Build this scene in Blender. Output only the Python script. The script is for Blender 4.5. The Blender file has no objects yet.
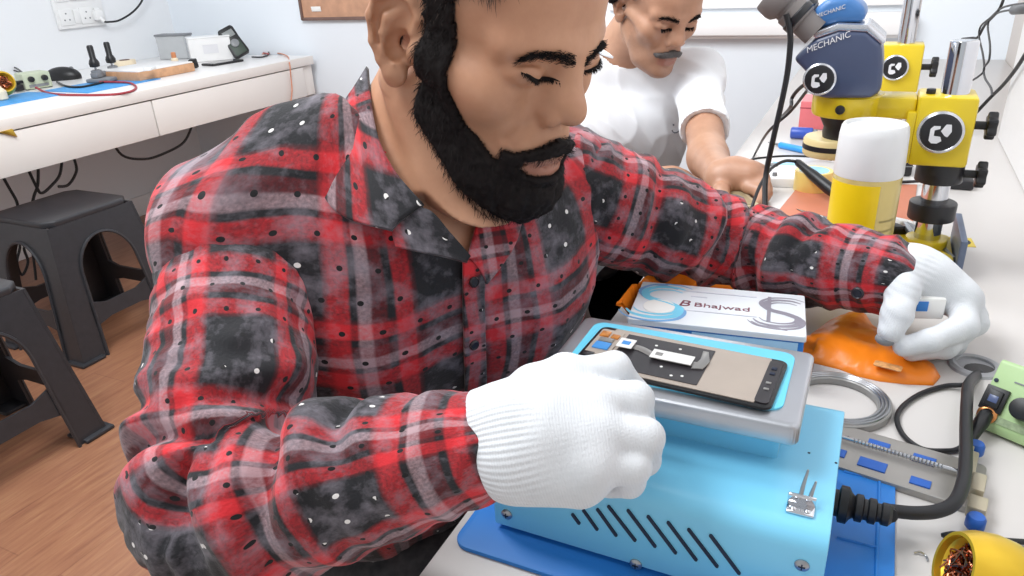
import bpy, bmesh, math, random
import numpy as np
from mathutils import Vector, Matrix, Euler, noise as mnoise
from mathutils.bvhtree import BVHTree
random.seed(7)
S = bpy.context.scene
COL = S.collection
PI = math.pi
# ------------------------------------------------------------------ camera
F_PX = 731.0
CAMH = 1.13
def _n(v):
    v = np.array(v, float); return v / np.linalg.norm(v)
_Y = _n([388, 353, -F_PX]); _Z = -_n([88, -1612, -F_PX]); _Y = _n(_Y - _Z * _Y.dot(_Z)); _X = np.cross(_Y, _Z)
RC = np.array([_X, _Y, _Z])                     # world <- camera
CC = np.array([0, 0, CAMH])
def _ray(px, py): return RC @ np.array([(px - 512) / F_PX, -(py - 288) / F_PX, -1.])
def Pz(px, py, z=.75):
    r = _ray(px, py); return Vector(CC + r * ((z - CAMH) / r[2]))
def Px(px, py, x):
    r = _ray(px, py); return Vector(CC + r * (x / r[0]))
def Py(px, py, y):
    r = _ray(px, py); return Vector(CC + r * (y / r[1]))
def Pd(px, py, d): return Vector(CC + _ray(px, py) * d)
cam = bpy.data.objects.new('camera', bpy.data.cameras.new('camera'))
COL.objects.link(cam)
cam.matrix_world = Matrix.Translation((0, 0, CAMH)) @ Matrix(RC.tolist()).to_4x4()
cam.data.sensor_width = 36; cam.data.lens = 36 * F_PX / 1024; cam.data.clip_start = .01
S.camera = cam
S.view_settings.view_transform = 'Standard'; S.view_settings.look = 'None'
S.view_settings.gamma = 1; S.view_settings.use_curve_mapping = False
# ------------------------------------------------------------------ materials
def srgb(r, g, b):
    f = lambda c: (c / 12.92 if c <= .04045 else ((c + .055) / 1.055) ** 2.4)
    return (f(r / 255), f(g / 255), f(b / 255), 1)
class NB:
    """small shader graph builder"""
    def __init__(s, name):
        s.m = bpy.data.materials.new(name); s.m.use_nodes = True
        s.t = s.m.node_tree; s.bs = s.t.nodes['Principled BSDF']
    def node(s, ty, **kw):
        n = s.t.nodes.new(ty)
        for k, v in kw.items(): setattr(n, k, v)
        return n
    def put(s, sock, v):
        if isinstance(v, bpy.types.NodeSocket): s.t.links.new(v, sock)
        elif v is not None: sock.default_value = v
    def math(s, op, a, b=None, c=None, clamp=False):
        n = s.node('ShaderNodeMath', operation=op); n.use_clamp = clamp
        for i, v in enumerate((a, b, c)):
            if v is not None: s.put(n.inputs[i], v)
        return n.outputs[0]
    def mix(s, f, a, b, bt='MIX'):
        n = s.node('ShaderNodeMix', data_type='RGBA', blend_type=bt)
        s.put(n.inputs[0], f); s.put(n.inputs[6], a); s.put(n.inputs[7], b)
        return n.outputs[2]
    def ramp(s, f, stops, interp='LINEAR'):
        n = s.node('ShaderNodeValToRGB'); n.color_ramp.interpolation = interp
        e = n.color_ramp.elements
        while len(e) < len(stops): e.new(1)
        for i, (p, c) in enumerate(stops):
            e[i].position = p; e[i].color = c
        s.put(n.inputs[0], f); return n.outputs[0]
    def co(s, kind='Object', scale=None):
        o = s.node('ShaderNodeTexCoord').outputs[kind]
        if scale is not None:
            m = s.node('ShaderNodeMapping'); m.inputs['Scale'].default_value = scale if hasattr(scale, '__len__') else (scale,) * 3
            s.put(m.inputs[0], o); o = m.outputs[0]
        return o
    def noise(s, vec, scale, detail=3, rough=.5, out=0):
        n = s.node('ShaderNodeTexNoise'); s.put(n.inputs['Vector'], vec)
        n.inputs['Scale'].default_value = scale; n.inputs['Detail'].default_value = detail; n.inputs['Roughness'].default_value = rough
        return n.outputs[out]
    def sep(s, v):
        n = s.node('ShaderNodeSeparateXYZ'); s.put(n.inputs[0], v); return n.outputs
    def bump(s, h, strength=.2, dist=.001):
        n = s.node('ShaderNodeBump'); n.inputs['Strength'].default_value = strength; n.inputs['Distance'].default_value = dist
        s.put(n.inputs['Height'], h); s.put(s.bs.inputs['Normal'], n.outputs[0])
    def base(s, c, rough=.5, metal=0, **kw):
        s.put(s.bs.inputs['Base Color'], c); s.put(s.bs.inputs['Roughness'], rough); s.put(s.bs.inputs['Metallic'], metal)
        for k, v in kw.items(): s.put(s.bs.inputs[k.replace('_', ' ')], v)
        return s.m
MATS = {}
def mat(name, rgb, rough=.5, metal=0, var=.12, scale=30, bump=0, **kw):
    if name in MATS: return MATS[name]
    b = NB(name); c = srgb(*rgb)
    nz = b.noise(b.co(), scale, 4)
    dk = tuple(x * (1 - var) for x in c[:3]) + (1,); lt = tuple(min(1, x * (1 + var)) for x in c[:3]) + (1,)
    col = b.ramp(nz, [(.3, dk), (.7, lt)])
    if bump: b.bump(b.noise(b.co(), scale * 6, 3), bump, .002)
    MATS[name] = b.base(col, rough, metal, **kw)
    return MATS[name]
def M_(n): return MATS[n]
# ------------------------------------------------------------------ geometry
class G:
    def __init__(s): s.v = []; s.f = []; s.m = []; s.uv = None
    def add(s, v, f, mi=0, M=None):
        o = len(s.v)
        for p in v:
            p = Vector(p); s.v.append(M @ p if M is not None else p)
        for q in f: s.f.append([i + o for i in q]); s.m.append(mi)
        return s
    def bm(s, b, mi=0, M=None):
        b.verts.index_update()
        s.add([v.co.copy() for v in b.verts], [[v.index for v in f.verts] for f in b.faces], mi, M); b.free(); return s
    def box(s, c, d, bev=0, mi=0, M=None, seg=2):
        b = bmesh.new(); bmesh.ops.create_cube(b, size=1)
        for v in b.verts: v.co = Vector((v.co.x * d[0], v.co.y * d[1], v.co.z * d[2]))
        if bev: bmesh.ops.bevel(b, geom=b.edges[:], offset=min(bev, min(d) * .49), segments=seg, profile=.5, affect='EDGES')
        T = Matrix.Translation(c)
        return s.bm(b, mi, (M @ T) if M is not None else T)
    def lathe(s, prof, n=32, mi=0, M=None, a0=0, a1=2 * PI):
        v = []; f = []; full = abs(a1 - a0 - 2 * PI) < 1e-6
        k = n if full else n + 1
        for r, z in prof:
            for i in range(k):
                a = a0 + (a1 - a0) * i / n; v.append((r * math.cos(a), r * math.sin(a), z))
        for j in range(len(prof) - 1):
            for i in range(n):
                i2 = (i + 1) % k
                f.append((j * k + i, j * k + i2, (j + 1) * k + i2, (j + 1) * k + i))
        if full and (abs(prof[0][0]-prof[-1][0])>1e-9 or abs(prof[0][1]-prof[-1][1])>1e-9):
            if prof[0][0] > 1e-6: f.append(tuple(range(k))[::-1])
            if prof[-1][0] > 1e-6: f.append(tuple((len(prof) - 1) * k + i for i in range(k)))
        return s.add(v, f, mi, M)
    def cyl(s, r, z0, z1, n=28, bev=0, mi=0, M=None, r2=None):
        r2 = r if r2 is None else r2
        if bev:
            p = [(r - bev, z0), (r - bev * .3, z0 + bev * .3), (r, z0 + bev), (r2, z1 - bev), (r2 - bev * .3, z1 - bev * .3), (r2 - bev, z1)]
        else: p = [(r, z0), (r2, z1)]
        return s.lathe(p, n, mi, M)
    def prism(s, poly, z0, z1, bev=0, mi=0, M=None, seg=2):
        b = bmesh.new(); vs = [b.verts.new((p[0], p[1], z0)) for p in poly]
        fc = b.faces.new(vs); r = bmesh.ops.extrude_face_region(b, geom=[fc])
        for e in r['geom']:
            if isinstance(e, bmesh.types.BMVert): e.co.z = z1
        bmesh.ops.recalc_face_normals(b, faces=b.faces[:])
        if bev: bmesh.ops.bevel(b, geom=b.edges[:], offset=bev, segments=seg, profile=.5, affect='EDGES')
        return s.bm(b, mi, M)
    def ball(s, c, r, mi=0, M=None, n=20):
        b = bmesh.new(); bmesh.ops.create_uvsphere(b, u_segments=n, v_segments=n // 2 + 2, radius=1)
        r = r if hasattr(r, '__len__') else (r, r, r)
        for v in b.verts: v.co = Vector((v.co.x * r[0] + c[0], v.co.y * r[1] + c[1], v.co.z * r[2] + c[2]))
        return s.bm(b, mi, M)
    def tube(s, pts, r, n=10, mi=0, sub=6, closed=False, M=None, cr=True):
        pts = [Vector(p) for p in pts]
        rs = r if hasattr(r, '__len__') else [r] * len(pts)
        P = []; R = []
        m = len(pts)
        if cr and m > 2:
            for i in range(m if closed else m - 1):
                g = (lambda k: pts[k % m]) if closed else (lambda k: pts[max(0, min(m - 1, k))])
                p0, p1, p2, p3 = g(i - 1), g(i), g(i + 1), g(i + 2)
                ra, rb = rs[i % m], rs[(i + 1) % m]
                for k in range(sub):
                    t = k / sub
                    P.append(.5 * ((2 * p1) + (p2 - p0) * t + (2 * p0 - 5 * p1 + 4 * p2 - p3) * t * t + (3 * p1 - p0 - 3 * p2 + p3) * t ** 3)); R.append(ra + (rb - ra) * t)
            if not closed: P.append(pts[-1]); R.append(rs[-1])
        else: P = pts; R = list(rs)
        v = []; f = []; N = len(P); up = None
        for i, p in enumerate(P):
            a = P[i - 1] if (i or closed) else P[0]; b = P[(i + 1) % N] if (i < N - 1 or closed) else P[-1]
            t = (b - a).normalized() if (b - a).length > 1e-9 else Vector((0, 0, 1))
            if up is None: up = t.orthogonal().normalized()
            up = (up - t * up.dot(t)); up = up.normalized() if up.length > 1e-6 else t.orthogonal().normalized()
            w = t.cross(up)
            for k in range(n):
                an = 2 * PI * k / n; v.append(p + (up * math.cos(an) + w * math.sin(an)) * R[i])
        for i in range(N if closed else N - 1):
            i2 = (i + 1) % N
            for k in range(n):
                k2 = (k + 1) % n; f.append((i * n + k, i * n + k2, i2 * n + k2, i2 * n + k))
        if not closed: f.append(tuple(range(n))[::-1]); f.append(tuple((N - 1) * n + k for k in range(n)))
        return s.add(v, f, mi, M)
    def rod(s, a, b, r, n=16, mi=0, r2=None, bev=0, M=None):
        a = Vector(a); b = Vector(b); d = b - a
        Q = Matrix.Translation(a) @ d.to_track_quat('Z', 'Y').to_matrix().to_4x4()
        return s.cyl(r, 0, d.length, n, bev, mi, Q if M is None else M @ Q, r2)
def R3(x=0, y=0, z=0): return Euler((x, y, z)).to_matrix().to_4x4()
def T3(*p): return Matrix.Translation(p[0] if len(p) == 1 else p)
def fr(a, b):
    """matrix taking +Z onto b-a, origin at a"""
    a = Vector(a); b = Vector(b)
    return T3(a) @ (b - a).to_track_quat('Z', 'Y').to_matrix().to_4x4()
def wmat(o):
    m = Matrix.Identity(4)
    while o is not None: m = o.matrix_basis @ m; o = o.parent
    return m
def obj(name, g, mats, parent=None, world=False, ang=35, loc=None):
    me = bpy.data.meshes.new(name)
    vs = g.v
    if world and parent is not None:
        W = wmat(parent).inverted(); vs = [W @ Vector(p) for p in vs]
    if loc is not None: loc = Vector(loc); vs = [Vector(p) - loc for p in vs]
    me.from_pydata([tuple(p) for p in vs], [], [tuple(q) for q in g.f])
    for m in (mats if isinstance(mats, (list, tuple)) else [mats]): me.materials.append(m)
    if len(set(g.m)) > 1 or (g.m and g.m[0]): me.polygons.foreach_set('material_index', g.m)
    me.validate(); me.update()
    b = bmesh.new(); b.from_mesh(me); bmesh.ops.recalc_face_normals(b, faces=b.faces[:]); b.to_mesh(me); b.free()
    me.shade_smooth(); me.set_sharp_from_angle(angle=math.radians(ang))
    o = bpy.data.objects.new(name, me); COL.objects.link(o)
    if parent is not None: o.parent = parent
    if loc is not None: o.location = loc
    return o
def tag(o, label, cat, group=None):
    o['label'] = label; o['category'] = cat
    if group: o['group'] = group
    return o
def thing(name, label, cat, loc=(0, 0, 0), rz=0, group=None):
    o = bpy.data.objects.new(name, None); COL.objects.link(o); o.empty_display_size = .02
    o.location = loc; o.rotation_euler = (0, 0, rz)
    return tag(o, label, cat, group)
def struct(name, g, m, parent=None):
    o = obj(name, g, m, parent); o['kind'] = 'structure'; return o
def one(name, g, mats, label, cat, loc, group=None, ang=35):
    """a thing that is one mesh given in world coordinates, origin at loc"""
    return tag(obj(name, g, mats, None, loc=loc, ang=ang), label, cat, group)
def text(name, s, size, M, m, parent, ext=.0002, align='CENTER', world=True, shear=0, sx=1):
    cu = bpy.data.curves.new(name, 'FONT'); cu.body = s; cu.size = size; cu.extrude = ext; cu.align_x = align; cu.align_y = 'CENTER'; cu.shear = shear
    t = bpy.data.objects.new('tmp', cu); COL.objects.link(t)
    dg = bpy.context.evaluated_depsgraph_get(); me = bpy.data.meshes.new_from_object(t.evaluated_get(dg))
    bpy.data.objects.remove(t)
    W = wmat(parent).inverted() if (world and parent is not None) else Matrix.Identity(4)
    me.transform(W @ M @ Matrix.Diagonal((sx, 1, 1, 1))); me.materials.clear(); me.materials.append(m)
    me.name = name
    o = bpy.data.objects.new(name, me); COL.objects.link(o); o.parent = parent; return o
# ------------------------------------------------------------------ signed distance sculpting
class Field:
    def __init__(s, lo, hi, h):
        s.lo = np.array(lo, float); s.h = h; s.n = np.ceil((np.array(hi) - s.lo) / h).astype(int) + 1
        s.D = np.full(s.n, .08, np.float32)
        s.ax = [(s.lo[i] + np.arange(s.n[i]) * h).astype(np.float32) for i in range(3)]
    def _sl(s, lo, hi):
        a = np.clip(np.floor((np.array(lo) - s.lo) / s.h).astype(int), 0, s.n); b = np.clip(np.ceil((np.array(hi) - s.lo) / s.h).astype(int) + 1, 0, s.n)
        sl = tuple(slice(a[i], b[i]) for i in range(3))
        X = s.ax[0][sl[0]][:, None, None]; Y = s.ax[1][sl[1]][None, :, None]; Z = s.ax[2][sl[2]][None, None, :]
        return sl, X, Y, Z
    def op(s, fn, lo, hi, k=.01, mode='u', mg=None):
        mg = (k * 1.2 + .012) if mg is None else mg
        sl, X, Y, Z = s._sl(np.array(lo) - mg, np.array(hi) + mg)
        A = s.D[sl]
        if A.size == 0: return s
        d = fn(X, Y, Z).astype(np.float32)
        if mode == 's': d = -d
        if mode == 'u':
            h = np.maximum(k - np.abs(A - d), 0) / max(k, 1e-9); s.D[sl] = np.minimum(A, d) - h * h * k * .25
        else:
            h = np.maximum(k - np.abs(A - d), 0) / max(k, 1e-9); s.D[sl] = np.maximum(A, d) + h * h * k * .25
        return s
    def ell(s, c, r, k=.01, mode='u', R=None):
        c = np.array(c, float); r = np.array(r if hasattr(r, '__len__') else (r,) * 3, float)
        Rm = np.array(R.to_3x3() if R is not None else Matrix.Identity(3), float)
        def fn(X, Y, Z):
            x, y, z = X - c[0], Y - c[1], Z - c[2]
            if R is not None:
                x, y, z = (Rm[0, 0] * x + Rm[1, 0] * y + Rm[2, 0] * z, Rm[0, 1] * x + Rm[1, 1] * y + Rm[2, 1] * z, Rm[0, 2] * x + Rm[1, 2] * y + Rm[2, 2] * z)
            k0 = np.sqrt((x / r[0]) ** 2 + (y / r[1]) ** 2 + (z / r[2]) ** 2); k1 = np.sqrt((x / r[0] ** 2) ** 2 + (y / r[1] ** 2) ** 2 + (z / r[2] ** 2) ** 2)
            return k0 * (k0 - 1) / np.maximum(k1, 1e-6)
        m = r.max() if R is not None else r
        return s.op(fn, c - m, c + m, k, mode)
    def cap(s, a, b, ra, rb=None, k=.01, mode='u', flat=None):
        a = np.array(a, float); b = np.array(b, float); rb = ra if rb is None else rb
        d = b - a; L = max(d.dot(d), 1e-12)
        def fn(X, Y, Z):
            t = np.clip(((X - a[0]) * d[0] + (Y - a[1]) * d[1] + (Z - a[2]) * d[2]) / L, 0, 1)
            return np.sqrt((X - a[0] - t * d[0]) ** 2 + (Y - a[1] - t * d[1]) ** 2 + (Z - a[2] - t * d[2]) ** 2) - (ra + (rb - ra) * t)
        m = max(ra, rb)
        return s.op(fn, np.minimum(a, b) - m, np.maximum(a, b) + m, k, mode)
    def chain(s, pts, rs, k=.01, mode='u'):
        for i in range(len(pts) - 1): s.cap(pts[i], pts[i + 1], rs[i], rs[i + 1], k, mode)
        return s
    def disp(s, fn):
        """add fn(X,Y,Z) to the distance near the surface"""
        s.D += fn(s.ax[0][:, None, None], s.ax[1][None, :, None], s.ax[2][None, None, :]).astype(np.float32); return s
    def mesh(s, smooth=2):
        D = s.D; n = D.shape
        D = np.where(np.abs(D) < 1e-7, 1e-7, D)
        ins = D < 0
        cnt = np.zeros((n[0] - 1, n[1] - 1, n[2] - 1), np.int8)
        for i in (0, 1):
            for j in (0, 1):
                for k in (0, 1): cnt += ins[i:n[0] - 1 + i, j:n[1] - 1 + j, k:n[2] - 1 + k]
        act = (cnt > 0) & (cnt < 8)
        idx = np.full(act.shape, -1, np.int64); I = np.argwhere(act); idx[act] = np.arange(len(I))
        acc = np.zeros((len(I), 3)); w = np.zeros(len(I))
        off = [(i, j, k) for i in (0, 1) for j in (0, 1) for k in (0, 1)]
        for a in off:
            for ax in range(3):
                if a[ax]: continue
                b = list(a); b[ax] = 1
                da = D[I[:, 0] + a[0], I[:, 1] + a[1], I[:, 2] + a[2]]; db = D[I[:, 0] + b[0], I[:, 1] + b[1], I[:, 2] + b[2]]
                cr = (da < 0) != (db < 0)
                t = np.where(cr, da / np.where(cr, da - db, 1), 0)
                p = np.tile(np.array(a, float), (len(I), 1)); p[:, ax] += t
                acc[cr] += p[cr]; w[cr] += 1
        V = s.lo + (I + acc / w[:, None]) * s.h
        faces = []
        for ax in range(3):
            u, v = [(1, 2), (2, 0), (0, 1)][ax]
            sa = [slice(None)] * 3; sb = [slice(None)] * 3; sa[ax] = slice(0, -1); sb[ax] = slice(1, None)
            A = ins[tuple(sa)]; B = ins[tuple(sb)]
            E = np.argwhere(A != B)
            ok = (E[:, u] > 0) & (E[:, v] > 0) & (E[:, u] < n[u] - 1) & (E[:, v] < n[v] - 1)
            E = E[ok]
            fl = A[E[:, 0], E[:, 1], E[:, 2]]
            q = []
            for du, dv in ((-1, -1), (0, -1), (0, 0), (-1, 0)):
                e = E.copy(); e[:, u] += du; e[:, v] += dv; q.append(idx[e[:, 0], e[:, 1], e[:, 2]])
            q = np.stack(q, 1); q[~fl] = q[~fl][:, ::-1]
            faces.append(q)
        Fc = np.concatenate(faces)
        for it in range(smooth):
            A = np.zeros_like(V); c = np.zeros(len(V))
            for a, b in ((0, 1), (1, 2), (2, 3), (3, 0)):
                np.add.at(A, Fc[:, a], V[Fc[:, b]]); np.add.at(A, Fc[:, b], V[Fc[:, a]])
                np.add.at(c, Fc[:, a], 1); np.add.at(c, Fc[:, b], 1)
            L = A / np.maximum(c, 1)[:, None]
            V = V + (L - V) * (.5 if it % 2 == 0 else -.52)
        return V, Fc
    def at(s, P):
        q = (np.asarray(P) - s.lo) / s.h; i = np.clip(q.astype(int), 0, s.n - 2); f = np.clip(q - i, 0, 1)
        r = 0
        for a in (0, 1):
            for b in (0, 1):
                for c in (0, 1):
                    r = r + s.D[i[:, 0] + a, i[:, 1] + b, i[:, 2] + c] * np.abs(1 - a - f[:, 0]) * np.abs(1 - b - f[:, 1]) * np.abs(1 - c - f[:, 2])
        return r
def smesh(name, V, Fc, mats, parent=None, loc=None, uv=None, attr=None):
    """mesh object from numpy arrays given in world coordinates"""
    V = np.asarray(V, float)
    if parent is not None:
        W = np.array(wmat(parent).inverted()); V = V @ W[:3, :3].T + W[:3, 3]
    if loc is not None: V = V - np.array(loc)
    me = bpy.data.meshes.new(name)
    me.from_pydata(V.tolist(), [], Fc.tolist())
    for m in (mats if isinstance(mats, (list, tuple)) else [mats]): me.materials.append(m)
    if uv is not None:
        l = me.uv_layers.new(name='UVMap'); vi = np.zeros(len(me.loops), int); me.loops.foreach_get('vertex_index', vi)
        l.data.foreach_set('uv', np.asarray(uv)[vi].astype(np.float32).ravel())
    for k, a in (attr or {}).items():
        at = me.attributes.new(k, 'FLOAT', 'POINT'); at.data.foreach_set('value', np.asarray(a, np.float32))
    me.shade_smooth(); me.update()
    o = bpy.data.objects.new(name, me); COL.objects.link(o)
    if parent is not None: o.parent = parent
    if loc is not None: o.location = loc
    return o
def sines(P, seed, n=6, f0=20., spread=1.2):
    """cheap smooth pseudo noise, vectorised; P broadcastable X,Y,Z"""
    r = np.random.RandomState(seed); X, Y, Z = P; o = 0
    for i in range(n):
        k = r.normal(size=3); k = k / np.linalg.norm(k) * f0 * (spread ** i); o = o + np.sin(k[0] * X + k[1] * Y + k[2] * Z + r.rand() * 6.28) / (1 + .3 * i)
    return o / (n * .5)
# ================================================================== ROOM
WL, WF, WR = -3.36, 2.88, .36
def wallmat(name, rgb, var=.03):
    b = NB(name); c = b.co(); n1 = b.noise(c, 1.5, 3); n2 = b.noise(c, 140, 3)
    a = srgb(*rgb); d = tuple(x * (1 - var) for x in a[:3]) + (1,)
    col = b.mix(b.math('MULTIPLY', n1, 1.0), a, d); b.bump(n2, .12, .0015)
    MATS[name] = b.base(col, .62); return MATS[name]
wallmat('wall_paint', (238, 240, 243)); wallmat('far_wall_paint', (236, 242, 249)); wallmat('right_wall_paint', (214, 205, 199))
def floormat():
    b = NB('wood_floor'); c = b.co()
    br = b.node('ShaderNodeTexBrick'); mp = b.node('ShaderNodeMapping'); mp.inputs['Rotation'].default_value = (0, 0, PI / 2); b.put(mp.inputs[0], c); b.put(br.inputs[0], mp.outputs[0])
    br.inputs['Scale'].default_value = 1; br.inputs['Brick Width'].default_value = 1.2; br.inputs['Row Height'].default_value = .14; br.inputs['Mortar Size'].default_value = .0015
    br.inputs['Color1'].default_value = srgb(172, 128, 94); br.inputs['Color2'].default_value = srgb(146, 102, 74); br.inputs['Mortar'].default_value = srgb(92, 60, 44)
    g = b.noise(b.co('Object', (26, 2.2, 1)), 3, 5, .6); g2 = b.noise(b.co('Object', (90, 4, 1)), 2, 3)
    col = b.mix(.65, br.outputs[0], b.ramp(g, [(.25, srgb(120, 78, 60)), (.5, srgb(160, 114, 84)), (.75, srgb(186, 142, 104))]))
    col = b.mix(b.math('MULTIPLY', g2, .35), col, srgb(150, 84, 78))
    b.bump(g2, .1, .001); MATS['wood_floor'] = b.base(col, .32); return MATS['wood_floor']
floormat()
mat('white_laminate', (240, 238, 237), .3, var=.015, scale=4); mat('drawer_laminate', (232, 226, 221), .35, var=.02, scale=4)
mat('bench_laminate', (204, 199, 196), .28, var=.025, scale=5)
mat('black_plastic', (24, 24, 27), .4, var=.2); mat('grey_stool_plastic', (52, 52, 56), .36, var=.1, scale=60)
mat('cable_black', (26, 26, 30), .45, var=.15); mat('cable_red', (165, 52, 62), .45); mat('cable_orange', (206, 138, 110), .5)
mat('white_plastic', (236, 236, 236), .32, var=.02); mat('cream_plastic', (236, 220, 192), .45, var=.05); mat('grey_plastic', (128, 130, 134), .45)
mat('brass', (206, 168, 72), .25, 1, var=.1); mat('chrome', (215, 217, 222), .1, 1, var=.03); mat('steel', (172, 174, 178), .3, 1, var=.08)
mat('silicone_blue', (70, 150, 224), .55, var=.06); mat('frosted_clear', (222, 224, 226), .2, var=.02, Alpha=.55)
mat('dark_gap', (72, 68, 66), .7); mat('wood_edge', (206, 158, 120), .5, var=.15); mat('board_cork', (196, 150, 122), .6, var=.12, scale=25)
mat('board_frame', (118, 92, 84), .4); mat('paper', (244, 243, 240), .6, var=.02); mat('window_white', (246, 244, 244), .4, var=.01)
struct('floor', G().box((-1.4, .95, -.03), (4.4, 4.4, .06)), M_('wood_floor'))
struct('wall_left', G().box((WL - .05, 1., 1.25), (.1, 4.0, 2.5)), M_('wall_paint'))
struct('wall_far', G().box(((WL + WR) / 2, WF + .05, 1.25), (WR - WL + .2, .1, 2.5)), M_('far_wall_paint'))
struct('wall_right', G().box((WR + .05, 1., 1.25), (.1, 4.0, 2.5)), M_('right_wall_paint'))
struct('trim_1', G().box((.296, 1.0, 1.63), (.128, 1.46, 1.76), .004), M_('window_white'))           # boxed pillar on the right wall above the bench
struct('baseboard_left', G().box((WL + .008, 1., .05), (.016, 3.8, .1), .003), M_('window_white'))
struct('baseboard_far', G().box((-1.5, WF - .008, .05), (3.7, .016, .1), .003), M_('window_white'))
# window with its sill on the far wall, above the second worker
wz = Py(745, 37, WF).z
wd = struct('window_1', G().box((-.45, WF - .012, wz + .42), (1.0, .024, .06)).box((-.45, WF - .012, wz + .9), (1.0, .024, .05))
            .box((-.925, WF - .011, wz + .66), (.04, .020, .43)).box((.025, WF - .011, wz + .66), (.04, .020, .43)), M_('window_white'))
gl = NB('window_daylight'); gl.base((1, 1, 1, 1), .1); gl.put(gl.bs.inputs['Emission Color'], (1, 1, 1, 1)); gl.put(gl.bs.inputs['Emission Strength'], 1.2); MATS['window_daylight'] = gl.m
struct('window_pane', G().box((-.45, WF - .008, wz + .66), (.94, .008, .46)), gl.m, wd)
struct('window_sill', G().box((-.45, WF - .03, wz + .045), (1.06, .06, .07), .006).box((-.45, WF - .02, wz + .005), (1.0, .04, .012), .002), M_('window_white'), wd)
struct('window_apron', G().box((-.45, WF - .01, wz + .16), (1.04, .02, .12), .004), M_('window_white'), wd)
# notice board
nb_ = Py(305, 20, WF); w0 = .62
t = thing('notice_board', 'brown notice board with a dark frame on the far wall behind the man\'s ear', 'notice board', (nb_.x + w0 / 2, WF, nb_.z + .2))
obj('cork_panel', G().box((0, -.008, 0), (w0, .012, .39)), M_('board_cork'), t)
obj('frame', G().box((0, -.011, -.195), (w0, .02, .014), .002).box((0, -.011, .195), (w0, .02, .014), .002).box((-w0 / 2, -.011, 0), (.014, .02, .4), .002).box((w0 / 2, -.011, 0), (.014, .02, .4), .002), M_('board_frame'), t)
pn = Py(316, 9, WF - .018)
one('paper_note', G().box((0, 0, 0), (.055, .002, .022), .0008, M=T3(pn) @ R3(.15, 0, 0)), M_('paper'), 'small white note pinned low on the brown notice board', 'note', pn)
# ================================================================== LEFT DESK
DX = -2.44
dk = thing('wall_desk', 'long white laminate desk with flush drawers along the left wall', 'desk', ((WL + DX) / 2, 1.85, 0))
def L(g): return g
g = G().box(((WL + DX) / 2, 1.85, .735), (DX - WL - .004, 1.98, .03), .002)
obj('desktop', g, M_('white_laminate'), dk, True)
obj('front_rail', G().box((DX + .005, 1.85, .7305), (.012, 1.98, .038), .0015), M_('drawer_laminate'), dk, True)
for y0, y1 in ((1.04, 1.908), (1.912, 2.762)):
    d_ = obj('drawer', G().box((DX - .002, (y0 + y1) / 2, .641), (.02, y1 - y0 - .002, .132), .0015).box((DX - .2, (y0 + y1) / 2, .648), (.36, y1 - y0 - .05, .1), .002), M_('drawer_laminate'), dk, True)
obj('end_panel', G().box(((WL + DX) / 2, 2.802, .641), (DX - WL - .01, .07, .134), .002), M_('drawer_laminate'), dk, True)
obj('drawer_recess', G().box((DX - .03, 1.9, .641), (.02, 1.74, .12)), M_('dark_gap'), dk, True)
lq = Px(9, 134, DX + .009)
obj('latch', G().prism([(-.03, .012), (.012, .014), (.02, -.014)], 0, .006, .001, M=T3(lq) @ R3(PI / 2, 0, PI / 2)), M_('brass'), dk, True)
# switch board on the left wall
a, b_ = Px(58, 30, WL), Px(105, 23, WL)
sw = thing('switch_board', 'white switch board with sockets on the left wall above the desk', 'switch board', (WL, (a.y + b_.y) / 2, a.z + .1))
sy = (b_.y - a.y)
obj('plate', G().box((.008, 0, 0), (.016, sy, .2), .004), M_('white_plastic'), sw)
for yy in (-.32, .1):
    for zz in (-.05, .05):
        s_ = obj('socket', G().box((.018, yy * sy, zz), (.006, .27 * sy, .07), .002), M_('white_plastic'), sw)
        for hy, hz in ((0, .015), (-.012, -.012), (.012, -.012)): obj('socket_hole', G().cyl(.0035, .0, .0225, 10, M=T3(0, yy * sy + hy, zz + hz) @ R3(0, PI / 2, 0)), M_('grey_plastic'), s_)
for yy in (-.1, .34):
    for zz in (-.05, .05):
        obj('switch', G().box((.019, yy * sy, zz), (.012, .13 * sy, .06), .003, M=R3(0, .06, 0)), M_('white_plastic'), sw)
pl = Px(99, 15, WL + .04)
t = thing('power_plug', 'white plug with a dark cable pushed into the wall switch board', 'plug', pl)
obj('plug_body', G().box((-.008, 0, 0), (.03, .045, .045), .008).rod((.0, 0, -.01), (.012, .01, -.03), .008), M_('white_plastic'), t)
obj('cable', G().tube([pl + Vector((.012, .01, -.03)), Px(108, 22, WL + .05), Px(120, 20, WL + .05), Px(135, 10, WL + .05), Px(144, -4, WL + .05), Px(150, -30, WL + .04)], .0045), M_('cable_black'), t, True)
# things on the left desk -----------------------------------------------------------------
mat('left_mat_blue', (66, 156, 222), .5, var=.08); mat('psu_green', (196, 204, 178), .45, var=.05)
q0, q1 = Pz(62, 94.5), Pz(0, 111)
one('work_mat', G().box((q0.x - .1, q0.y - .24, .7515), (.22, .5, .003), .001), M_('left_mat_blue'), 'flat blue work mat at the left end of the wall desk, under the gold cleaner', 'mat', (q0.x - .1, q0.y - .24, .75))
p0, p1 = Pz(100, 91), Pz(147, 81)
one('work_mat', G().box(((p0.x + p1.x) / 2 - .12, (p0.y + p1.y) / 2, .7515), (.26, p1.y - p0.y + .1, .003), .001), M_('left_mat_blue'), 'flat blue work mat under the two black screwdrivers on the wall desk', 'mat', (p0.x - .1, (p0.y + p1.y) / 2, .75))
q = Pz(36, 88)
t = thing('power_supply', 'small pale green power supply with two black knobs on the wall desk', 'power supply', q, -.25)
obj('case', G().box((0, 0, .032), (.09, .1, .06), .006), M_('psu_green'), t)
for yy in (-.024, .024): obj('knob', G().cyl(.011, .0, .018, 16, .003, M=T3(.045, yy, .04) @ R3(0, PI / 2, 0)), M_('black_plastic'), t)
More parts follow.
